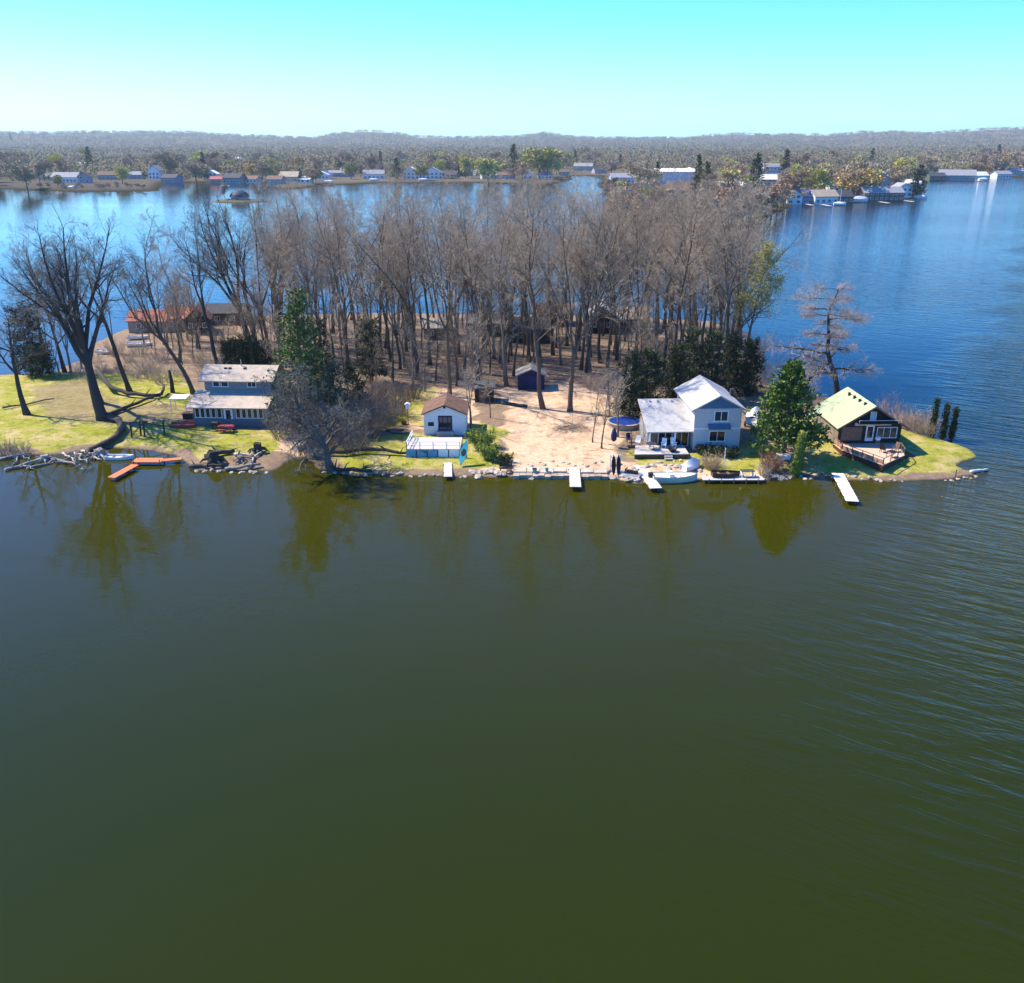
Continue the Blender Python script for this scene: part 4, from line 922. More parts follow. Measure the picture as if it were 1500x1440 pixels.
garden_chair(sp3(1146,687,0), .4, 'pale pink chair below the upturned white dinghy', pink)
garden_chair(sp3(1137,692,0), -.5, 'dark wooden chair left of the pale pink chair', wood_mid)
# boat on trailer behind the house and the boats on the left back shore
s = sp3(1104,622); t = thing('covered_boat', 'large boat under white cover on a trailer right of the two-storey house', 'boat', s, 1.2)
h = hull(5.0, 2.0, .9, stern=.85, sheer=.1); h.v = [v+Vector((0,0,.6)) for v in h.v]; obj('hull', h, tarp, t, smooth=True)
mb = MB()
for i in range(13): mb.v += [h.v[i*9]+Vector((0,0,.02)), Vector((h.v[i*9].x,0,h.v[i*9].z+.8*math.sin(PI*(i+1)/14)+.05)), h.v[i*9+8]+Vector((0,0,.02))]
for i in range(12): a = 3*i; mb.f += [(a,a+1,a+4,a+3),(a+1,a+2,a+5,a+4)]
obj('cover', mb, white, t); obj('trailer_frame', MB().bar((-2.2,0,.5),(3.4,0,.5),.12).bar((-1,-.9,.45),(-1,.9,.45),.1), metal, t)
for y in (-1.0,1.0): obj('wheel', MB().tube([(-1,y-.1,.3),(-1,y+.1,.3)], .32, 14), black, t)
rowboat('shore_boat', 'white boat pulled up on the back left shore below the red roof', sp3(205,507,.1), .1, 4.6, 1.7, white)
rowboat('shore_boat', 'smaller pale boat left of the white boat on the back shore', sp3(158,518,.1), -.1, 4.2, 1.5, tarp)
rowboat('shore_boat', 'pale boat pulled up behind the white boat near the red roof', sp3(203,497,.1), .1, 3.8, 1.5, tarp)
log('waterside_dock_log', 'pale board lying on the water edge behind the cabin cypress', sp3(1197,580,.2), sp3(1212,580,.2), .14, .14, M('bleached_board', (.6,.58,.55), .9, .1, 3), 'board')
s = sp3(1188,625); t = thing('patio_umbrella', 'white patio umbrella tilted beside the dark cabin', 'umbrella', s, 0)
obj('pole', MB().tube([(0,0,0),(.1,0,1.9)], .04, 7), metal, t); obj('canopy', MB().lathe([(1.1,1.55),(.75,1.8),(.1,2.05)], 10, c=(.08,0,0)), tarp, t)
rowboat('grass_dinghy', 'upturned pale dinghy on the grass behind the big pine', sp3(1184,634,.4), .5, 2.4, 1.1, tarp, True)
# ================================================================== island trees
def special(label, px, py, mt, mc, name='bare_tree', rz=0, top=None, group='bare trees on the island', leaves=None, **k):
    p = spot(px, py); H = height_at(p.y, top)-p.z if top else k['H']; k['H'] = H
    w, c = bare_tree(**k); t = plant(name, label, 'tree', p, w, c, mt, mc, rz, group)
    return t, w, c
special('thick black trunk leaning left at the left edge of the lawn', 40, 607, bark_dark, twig_dark, seed=31, top=455, r0=.42, lean=(-.22,.05), nl=9, t0=.4, l1=.34, a1=.8, group=None)
def fan(label, px, py, top, seed, r0, lean, first, n, mt=bark_dark, mc=twig_dark, nl=9, l1=.36):
    p = spot(px, py); H = (height_at(p.y, top)-p.z)
    w, c = bare_tree(seed=seed, H=H, r0=r0, lean=lean, top=first, leaders=n, nl=nl, l1=l1, counts=(8,8,8), twr=.014); plant('bare_tree', label, 'tree', p, w, c, mt, mc, 0, 'bare trees on the island')
fan('huge dark bare tree leaning left over the lawn with fanned limbs', 152, 614, 328, 32, .80, (-.30,.05), .40, 8)
fan('dark upright bare tree with dense rounded crown right of the leaning giant', 146, 590, 322, 33, .50, (.02,0), .52, 5, nl=10)
fan('dark bare tree leaning left between the giant and the dead snag', 190, 573, 330, 34, .38, (-.10,0), .55, 3)
fan('dark multi-limbed bare tree just left of the grey lake house', 284, 577, 313, 35, .36, (-.12,0), .45, 5, bark, twig_dark)
fan('dark bare tree rising from behind the lake house roof', 320, 540, 320, 36, .36, (-.13,0), .5, 3)
fan('great vase-shaped dark bare tree behind the lake house', 366, 508, 283, 37, .62, (-.05,0), .36, 7)
fan('second dark trunk hugging the right side of the vase-shaped tree', 374, 509, 300, 38, .45, (.05,0), .5, 3)
fan('twin-stemmed dark tree left of the bright green conifer', 411, 500, 285, 39, .40, (-.02,0), .42, 3)
bare('straight', 985, 588, 285, label='tall pale-trunked bare tree directly behind the low wing of the white house', tilt=(.10,0))
bare('straight2', 1048, 560, 290, label='tall grey bare tree behind the ridge of the two-storey house', tilt=(.03,0))
bare('wide', 1062, 545, 300, label='bare tree with long branches reaching right over the water', tilt=(.06,0))
hand = [('straight',596,515,295),('forked',611,556,280),('forked',658,581,275),('straight',703,548,280),('slender',733,532,290),('straight2',742,566,285),('slender',752,551,290),
  ('straight',775,530,270),('crooked',796,599,275),('slender2',822,534,300),('forked2',835,602,285),('straight',851,542,290),('slender',858,546,290),('straight2',864,546,300),
  ('crooked',880,532,290),('straight',890,541,300),('slender2',930,520,300),('straight',960,505,290),('crooked',1000,530,300),('slender',915,500,300),('straight2',1020,515,310),
  ('forked',470,520,290),('straight',525,520,285),('slender',548,545,300),('straight2',500,505,290),('crooked',575,530,285),('straight',630,535,280),('slender2',680,540,300),('slender',575,560,330),
  ('forked2',440,505,300),('straight',810,520,280),('slender',905,515,310),('wide',1075,520,320),('slender2',240,505,360),('slender2',262,530,330),('crooked',60,545,345),('wide',95,545,350),('slender2',165,520,360),('slender',1010,560,330)]
def where(px, Y):
    row = 'in the front row' if Y < 143 else 'in the middle' if Y < 166 else 'towards the far shore'
    for lim, s in ((130,'at the left end of the island'),(330,'behind the left lawn'),(450,'behind the lake house'),(560,'behind the vine-tangled tree'),(640,'left of the cottage roof'),
                   (740,'above the dark shed'),(815,'beside the blue shed'),(900,'right of the blue shed'),(1000,'behind the dark evergreens'),(2000,'at the right end of the wood')):
        if px < lim: return row+' '+s
taken = []
for k, px, py, top in hand:
    p = spot(px, py); bare(k, px, py, top, p=p, where=where(px, p.y)); taken.append(p)
rg = random.Random(77); keys = ['forked','straight2','slender','forked2','crooked','wide','slender2','forked','forked2','crooked']
tries = 0; made = 0
while made < 92 and tries < 6000:
    tries += 1
    px = rg.uniform(395, 1085); py = rg.uniform(468, 545) if px < 1000 else rg.uniform(485, 540)
    p = spot(px, py)
    if p.z < .5 or any((q-p).length < 3.6 for q in taken): continue
    if any(abs(px-a) < b and abs(py-cc) < 9 for a, b, cc in ((716,28,486),(775,26,495),(810,20,472),(884,20,482),(922,22,480),(643,20,490))): continue
    k = keys[made % len(keys)]; bare(k, px, py, None, rg.uniform(.72,1.10), p=p, where=where(px, p.y)); taken.append(p); made += 1
ORD = ['leftmost','second from left','third from left','fourth from left','fifth from left','sixth from left','seventh from left','eighth from left']
for (shape, w), lst in TREES.items():
    lst.sort(key=lambda a: a[0]); n = len(lst)
    for i, (px, t) in enumerate(lst):
        if n == 1: t['label'] = f'{shape} {w}'
        elif i == n-1: t['label'] = f'rightmost {shape} {w}'
        else: t['label'] = f'{ORD[i]} {shape} {w}'
        if len(t['label'].split()) > 15: t['label'] = t['label'].replace(' with a straight bole','').replace('thick bare tree dividing into four limbs','four-limbed bare tree').replace('dark bare tree fanning into many limbs','fanned dark tree').replace('bare tree dividing into four limbs','four-limbed bare tree').replace('bare tree forking into three upright limbs','three-limbed bare tree')
# small and special trees
for key, kw in (('sapling', dict(seed=51, H=9, r0=.10, t0=.25, nl=12, a1=.5, l1=.3, counts=(6,5,4), twr=.008)), ('grey_fork', dict(seed=52, H=13, r0=.26, top=.35, leaders=3, nl=8, l1=.36, counts=(6,5,5), twr=.009))):
    proto(key, bark_grey if key == 'grey_fork' else bark, twig_grey if key == 'grey_fork' else twig_red, **kw)
bare('grey_fork', 690, 627, 525, label='small grey forked bare tree right of the white cottage', name='small_tree')
bare('sapling', 868, 648, 560, label='thin reddish sapling in the clearing, left one of the two before the pool', name='sapling', group='saplings at the clearing')
bare('sapling', 881, 657, 545, label='thin reddish sapling in the clearing, right one nearest the folded umbrella', name='sapling', group='saplings at the clearing')
bare('sapling', 718, 612, 540, label='thin sapling in front of the dark shed', name='sapling', group='saplings at the clearing')
bare('sapling', 893, 612, 530, label='twiggy sapling beside the round blue pool', name='sapling', group='saplings at the clearing')
bare('grey_fork', 905, 640, 540, label='pale twiggy small tree behind the folded navy umbrella', name='small_tree', sc=.7)
# understorey: small twiggy trees between the trunks
rg = random.Random(91); under = {}; made = 0
while made < 125:
    px = rg.uniform(200, 1100); py = rg.uniform(475, 575) if 400 < px < 1000 else rg.uniform(490, 540)
    if 740 < px < 900 and py > 540 or px < 400 and py > 535: continue
    p = spot(px, py)
    if p.z < .5: continue
    t = bare('sapling' if made % 3 else 'grey_fork', px, py, None, rg.uniform(.8,1.6) if made % 3 else rg.uniform(.55,1.05), p=p, name='understorey_tree', group='understorey', label='x')
    under.setdefault(('reddish understorey sapling ' if made % 3 else 'forked grey understorey tree ')+where(px, p.y), []).append((px, t)); made += 1
for k, lst in under.items():
    lst.sort(key=lambda a: a[0]); n = len(lst)
    k = k.replace('understorey ','') if len(k.split()) > 11 else k
    for i, (px, t) in enumerate(lst): t['label'] = k if n == 1 else (ORD[i] if i < n-1 else 'rightmost')+' '+k; t['group'] = 'understorey trees in the wood'
for i, (px, py, top, lab) in enumerate(((28,548,440,'grey twiggy thicket tree at the far left back shore'),(72,547,425,'grey twiggy thicket tree behind the dark squat evergreen'),(104,545,430,'grey twiggy thicket tree behind the leaning giant'),(88,552,470,'low grey thicket tree at the back edge of the left lawn'),(120,540,450,'low grey thicket tree by the pale boats'))):
    bare('grey_fork', px, py, top, label=lab, name='thicket_tree', group='thicket trees behind the left lawn')
rg = random.Random(17); back = []
for i in range(34):
    px = 385+i*20.5+rg.uniform(-6,6); py = float(np.interp(px, [385,560,850,960,1040,1100], [467,463,467,471,476,496]))+rg.uniform(1,6)
    back.append((px, bare('grey_fork' if i % 2 else 'sapling', px, py, None, rg.uniform(.6,.85) if i % 2 else rg.uniform(.9,1.3), name='back_shore_tree', group='small trees along the far side of the island', label='x')))
for i, (px, t) in enumerate(back): t['label'] = ('small forked' if i % 2 else 'thin reddish')+' tree on the back shore '+where(px, 150).replace('in the middle ','')
# bald cypress standing in the open on the right
w, c = bare_tree(seed=61, H=16.6, r0=.40, t0=.2, nl=25, a1=1.3, l1=.27, counts=(12,9,8), flat=.5, falloff=.15, kink=.10, trop=.02, wander=.18, twr=.0085, l2=.50, lens=lambda t: 1.45 if t < .42 else .55 if t < .6 else .85)
t = plant('cypress_tree', 'lone feathery pinkish bare cypress behind the dark cabin', 'tree', spot(1228,586), w, c, bark_dark, twig_pink, sc=1.17)
# yellow budding tree at the right end of the wood
p = spot(1090, 548); w, c = bare_tree(seed=62, H=19.5, r0=.3, t0=.4, nl=14, a1=.75, l1=.28); t = plant('budding_tree', 'tree with pale yellow buds at the right end of the wood', 'tree', p, w, c, bark_grey, twig_grey)
rgl = random.Random(3); lf = MB()
for i in range(0, len(c.v), 6):
    v = c.v[i]
    if v.z > 9 and v.x > -2.5: lf.leaf(v+rvec(rgl)*.3, rvec(rgl), .26, .15, rgl)
obj('buds', lf, leaf_yel, t)
# conifers
def cone(label, px, py, top, R_, mt, mc, seed, name='conifer', group=None, **k):
    p = spot(px, py); H = height_at(p.y, top)-p.z; a, b = conifer(seed, H, R_, **k); return plant(name, label, 'tree', p, a, b, mt, mc, 0, group, pn=('trunk','foliage'))
cone('big green pine between the two-storey house and the dark cabin', 1148, 668, 530, 4.9, bark, needle_pine, 71, 'pine_tree', whorls=24, per=7, zb=.13, power=.7, clump=10, leaf=(.55,.2), per_clump=8, rag=.3, droop=-.05)
cone('tall bright green spruce behind the vine-tangled tree', 448, 622, 428, 4.3, bark, needle_green, 72, 'spruce_tree', whorls=30, per=8, zb=.10, power=.65, clump=8, leaf=(.55,.17), droop=-.2, blunt=.12)
cone('darker spruce leaning beside the bright green spruce', 478, 604, 468, 2.9, bark, needle_dark, 73, 'spruce_tree', whorls=24, per=6, zb=.1, power=.7, clump=7, droop=-.25)
cone('dark rounded evergreen in the wood right of the vine-tangled tree', 546, 560, 470, 2.6, bark, needle_dark, 74, 'evergreen_tree', whorls=18, per=8, power=.5, clump=8, blunt=.35)
cone('low dark evergreen left of the green spruce behind the lake house', 362, 540, 497, 2.4, bark, needle_dark, 75, 'evergreen_tree', whorls=14, per=9, power=.5, blunt=.4)
cone('low dark evergreen right behind the lake house ridge', 385, 543, 503, 2.2, bark, needle_dark, 76, 'evergreen_tree', whorls=14, per=9, power=.5, blunt=.4)
cone('low dark evergreen behind the left part of the lake house', 340, 538, 502, 2.0, bark, needle_dark, 77, 'evergreen_tree', whorls=13, per=9, power=.5, blunt=.4)
cone('dense olive evergreen standing at the left end of the island', 48, 548, 455, 3.0, bark_dark, M('olive_needles', (.035,.036,.018), .85, .5, 1.2), 78, 'evergreen_tree', whorls=20, per=8, power=.4, blunt=.5)
cone('dark squat evergreen at the back of the left lawn', 62, 552, 510, 2.6, bark, needle_dark, 79, 'evergreen_tree', whorls=12, per=9, power=.45, blunt=.5)
cone('small green evergreen under the vine-tangled tree', 494, 628, 535, 2.8, bark, M('dusty_needles', (.05,.08,.04), .8, .5, 1, tint=(.11,.14,.07)), 80, 'evergreen_tree', whorls=14, per=7, power=.6, blunt=.2)
cone('small dark evergreen right of the vine-tangled tree', 520, 612, 535, 2.6, bark, needle_dark, 81, 'evergreen_tree', whorls=14, per=7, power=.6, blunt=.2)
for i, (px, py, top, R_, lab) in enumerate(((922,612,518,2.7,'dark evergreen nearest the round pool, leftmost of the evergreen row'),(950,598,514,2.3,'dark evergreen second from left in the row behind the white house'),
   (986,592,507,2.2,'dark evergreen directly behind the pale-trunked tall tree'),(1012,586,484,2.8,'tallest dark evergreen behind the two-storey house ridge'),(1040,584,489,2.5,'dark evergreen right of the tallest one in the row'),
   (1068,578,493,2.6,'dark evergreen second from right in the evergreen row'),(1096,576,499,2.2,'dark evergreen ending the row beside the blue water'))):
    cone(lab, px, py, top, R_, bark, needle_dark, 90+i, 'evergreen_tree', 'dark evergreens behind the white house', whorls=20, per=7, power=.6, blunt=.22, zb=.03, clump=8, leaf=(.45,.16), rag=.6, droop=-.05)
for i, (px, py, top, lab) in enumerate(((1364,640,585,'tallest columnar cypress, left of three on the grassy tip'),(1380,643,593,'middle columnar cypress of three on the grassy tip'),(1393,645,599,'shortest columnar cypress, right of three on the grassy tip'))):
    cone(lab, px, py, top, .40, bark, needle_dark, 100+i, 'columnar_cypress', 'columnar cypresses on the tip', whorls=26, per=6, power=.35, blunt=.25, zb=.02, clump=4, leaf=(.22,.10), droop=.9)
# vine-tangled tree
p = spot(487, 688); w, c = bare_tree(seed=41, H=12.5, r0=.5, lean=(-.42,.1), t0=.14, nl=26, a1=1.1, l1=.40, counts=(9,8,7), trop=.0, wander=.22, kink=.06, twr=.0125, falloff=.35)
t = plant('vine_tangled_tree', 'leaning grey tree smothered in tangled bare vines at the shore', 'tree', p, w, c, M('vine_bark', (.12,.10,.08), .9, .5, 4, .6), M('vine_twigs', (.20,.17,.135), .9, .35, .8))
iv = MB(); rgl = random.Random(9)
for _ in range(900):
    a = rgl.choice(c.v)
    if 1 < a.x < 6 or a.z > 7: iv.leaf(a+rvec(rgl)*.2, rvec(rgl), .28, .2, rgl)
obj('ivy', iv, M('ivy_leaves', (.045,.075,.04), .7, .4, 1), t)
log('fallen_tree', 'dark fallen tree lying in the water from the vine-tangled tree', sp3(480,668,.7), sp3(648,668,.4), .32, .1, bark_dark, 'fallen tree', None, .35, 9, 12)
log('fallen_tree', 'short dark fallen trunk at the foot of the vine-tangled tree', sp3(470,690,.2), sp3(545,690,.2), .3, .15, bark_dark, 'fallen tree', None, .5, 5, 13)
# broken mossy trunk by the pine
p = spot(1165, 693); tk = MB(); Ht = height_at(p.y, 632)-p.z
tk.tube([(0,0,-.3),(.05,0,1.5),(.2,0,3.2),(.35,.1,Ht)], [.62,.5,.42,.30], 10); t = thing('mossy_trunk', 'broken tree trunk clad in lime green moss at the water', 'tree', p, 0); obj('trunk', tk, M('mossy_bark', (.13,.155,.025), .9, .4, 4, .5), t, smooth=True)
iv = MB(); rgl = random.Random(12)
for _ in range(1500):
    z = rgl.uniform(0, Ht); a = rgl.uniform(0, 6.28); r = .62-.3*z/Ht; iv.leaf((.35*z/Ht+math.cos(a)*r, math.sin(a)*r, z), (math.cos(a), math.sin(a), rgl.uniform(-.3,.8)), .2, .12, rgl)
obj('moss', iv, leaf_lime, t)
# shrubs
def bush(label, px, py, H, W, mt, seed, leaf=None, mc=None, name='shrub', group=None, n=45, tw=8, sc=1):
    a, b = shrub(seed, H, W, n, tw, .012, leaf); p = spot(px, py)
    t = thing(name, label, 'shrub', p, 0, group); obj('stems', a, mt, t)
    if b.v: obj('leaves', b, mc, t)
    return t
bush('grey tangled brush on the shore at the left edge', 6, 664, 1.8, 3.2, twig_grey, 61, n=90)
bush('grey brush behind the driftwood logs at far left', 30, 662, 1.4, 2.6, twig_grey, 62, n=70)
bush('pinkish twiggy shrub behind the right corner of the dark cabin', 1302, 613, 3.6, 3.4, twig_pink, 1, n=70)
for i, (px, py, lab) in enumerate(((1325,626,'brown leafless shrub left in the row on the tip'),(1341,632,'brown leafless shrub in the middle of the row on the tip'),(1356,638,'brown leafless shrub touching the tallest columnar cypress'))):
    bush(lab, px, py, 3.0, 3.2, twig_red, 5+i, n=90, group='brown shrubs on the tip')
for i, (px, py, H, lab) in enumerate(((1120,560,4.5,'pale reed-like shrub at the right shore behind the evergreens'),(1150,572,3.4,'pale twiggy shrub on the back shore left of the cypress'),(1178,582,2.8,'low pale shrub just left of the cypress trunk'),(1112,520,4.5,'pale shrub at the water beyond the evergreen row'))):
    bush(lab, px, py, H, 3.6, twig_grey, 15+i, n=70, group='pale shrubs on the back shore')
bush('tan mound of dry ornamental grass on the bank', 1042, 685, 1.8, 2.6, M('dry_grass', (.50,.36,.20), .9, .2, 1), 21, n=160, tw=4)
bush('orange-brown clump of dry grass left of the upturned dinghy', 1128, 690, 2.6, 1.9, M('rusty_grass', (.36,.17,.08), .9, .25, 1), 22, n=150, tw=4)
bush('straw-coloured leaning grass at the end of the boardwalk', 1119, 697, 1.8, 1.2, M('straw', (.55,.43,.26), .9, .2, 1), 23, n=80, tw=3)
bush('lime green leafing shrub right of the cottage', 706, 655, 2.3, 2.8, bark, 24, (.17,.12,9), leaf_lime, n=60)
bush('second lime green shrub nearer the shore right of the cottage', 716, 672, 1.9, 2.2, bark, 25, (.17,.12,8), leaf_lime, n=45)
bush('dark low shrub behind the slatted bench', 739, 679, 1.3, 1.7, bark_dark, 26, (.14,.1,6), needle_dark, n=40)
bush('clipped dark foundation shrub under the lower window of the two-storey house', 1035, 664, 1.0, 3.0, bark_dark, 27, (.14,.1,6), needle_dark, n=70)
bush('low dark foundation shrub at the right corner of the two-storey house', 1068, 668, 1.1, 2.4, bark_dark, 28, (.14,.1,6), needle_dark, n=60)
bush('low olive shrub between the foundation shrubs', 1056, 668, 1.2, 1.4, bark, 29, (.14,.1,7), M('olive_leaves', (.09,.085,.03), .8, .3, 2), n=40)
brush_spots = [(452,636,5.2),(468,618,5.6),(505,648,4.6),(548,600,3.8),(455,668,3.4),(425,612,4.6),(415,640,4.2),(438,628,5.0),(512,640,4.6),(540,640,4.4),(560,625,4.0),(580,610,3.4),(530,618,4.8),(495,625,5.2),(570,590,3.2),(600,585,2.6),(520,662,3.0),(430,600,4.2),(470,655,4.0)]
wh = ['left of the vine-tangled trunk','up the slope behind the vine-tangled trunk','at the foot of the dark spruce by the vines','behind the pale log, at the wood edge','between the statue and the vine-tangled trunk','right behind the lake house corner','beside the sandy landing','between the landing and the lake house','at the right foot of the vine-tangled tree','on the cottage lawn, left of the birdhouse','beside the pale log on the cottage lawn','behind the birdhouse','behind the right side of the vine-tangled tree','directly behind the vine-tangled trunk','at the wood edge beyond the birdhouse','at the wood edge behind the cottage','near the shore by the fallen tree','at the right end of the lake house','under the vine-tangled crown']
BRUSH = (M('brush_grey', (.20,.165,.125), .9, .3, .8), M('brush_brown', (.21,.145,.095), .9, .3, .8))
for i, (px, py, H) in enumerate(brush_spots):
    bush('grey-brown thicket of bare brush '+wh[i], px, py, H, 3.8, BRUSH[i % 2], 40+i, n=120, tw=10, name='brush', group='bare brush around the vine-tangled tree')
ub = [(430,560),(300,555),(240,560),(620,560),(660,555),(700,575),(900,560),(870,570),(600,540),(770,545),(930,560),(560,575),(640,600),(330,520),(215,545),(150,545),(120,550),(820,505),(690,510),(740,520),(860,500),(600,500),(540,500),(470,490),(960,520),(1040,540),(400,520),(170,520),(190,530),(235,530),(270,515),(290,530),(310,545),(180,545),(205,520),(250,500),(285,500),(320,500),(140,530),(225,555),(260,550),(340,490),(375,480),(410,490),(300,480),(200,555)]
protos = []
for i in range(4):
    a, b = shrub(70+i, 2.2, 2.6, 55, 7, .012); protos.append(a.mesh('stems', (twig_grey, twig_red)[i % 2]))
for i, (px, py) in enumerate(ub):
    p = spot(px, py); o = bpy.data.objects.new('undergrowth_shrub', protos[i % 4]); C.objects.link(o); o.location = p; o.rotation_euler = (0,0,i*1.3); s = .8+.8*((i*7) % 5)/5; o.scale = (s,s,s)
    tag(o, 'low bare undergrowth shrub '+where(px, p.y), 'shrub', 'undergrowth shrubs: '+where(px, p.y))
# raked heap of branches on the clearing
s = spot(838, 628); t = thing('brush_pile', 'reddish pile of cut branches lying on the clearing', 'brush pile', s, 0); rgl = random.Random(8); mb = MB()
for _ in range(150):
    a = Vector((rgl.gauss(0,1.1), rgl.gauss(0,.75), rgl.uniform(.0,.35))); d = Vector((rgl.uniform(-1,1), rgl.uniform(-.6,.6), rgl.uniform(-.1,.25))).normalized(); L = rgl.uniform(.8,2.2)
    mb.tube([a, a+d*L*.5+rvec(rgl)*.08, a+d*L], [.03,.022,.01], 3, cap=False)
obj('branch_heap', mb, twig_red, t)
log('clearing_log', 'dark log lying on the leaf litter right of the dark shed', sp3(735,592,.2), sp3(772,597,.2), .25, .2, bark_dark, 'log')

for o in list(C.objects):                              # keep every label within sixteen words
    w_ = o.get('label', '').split()
    if len(w_) > 16: o['label'] = ' '.join(w_).replace(' towards the far shore', ' far back').replace('understorey ', '').replace(' in the front row', ' in front').replace(' at the right end of the wood', ' at the right wood end')
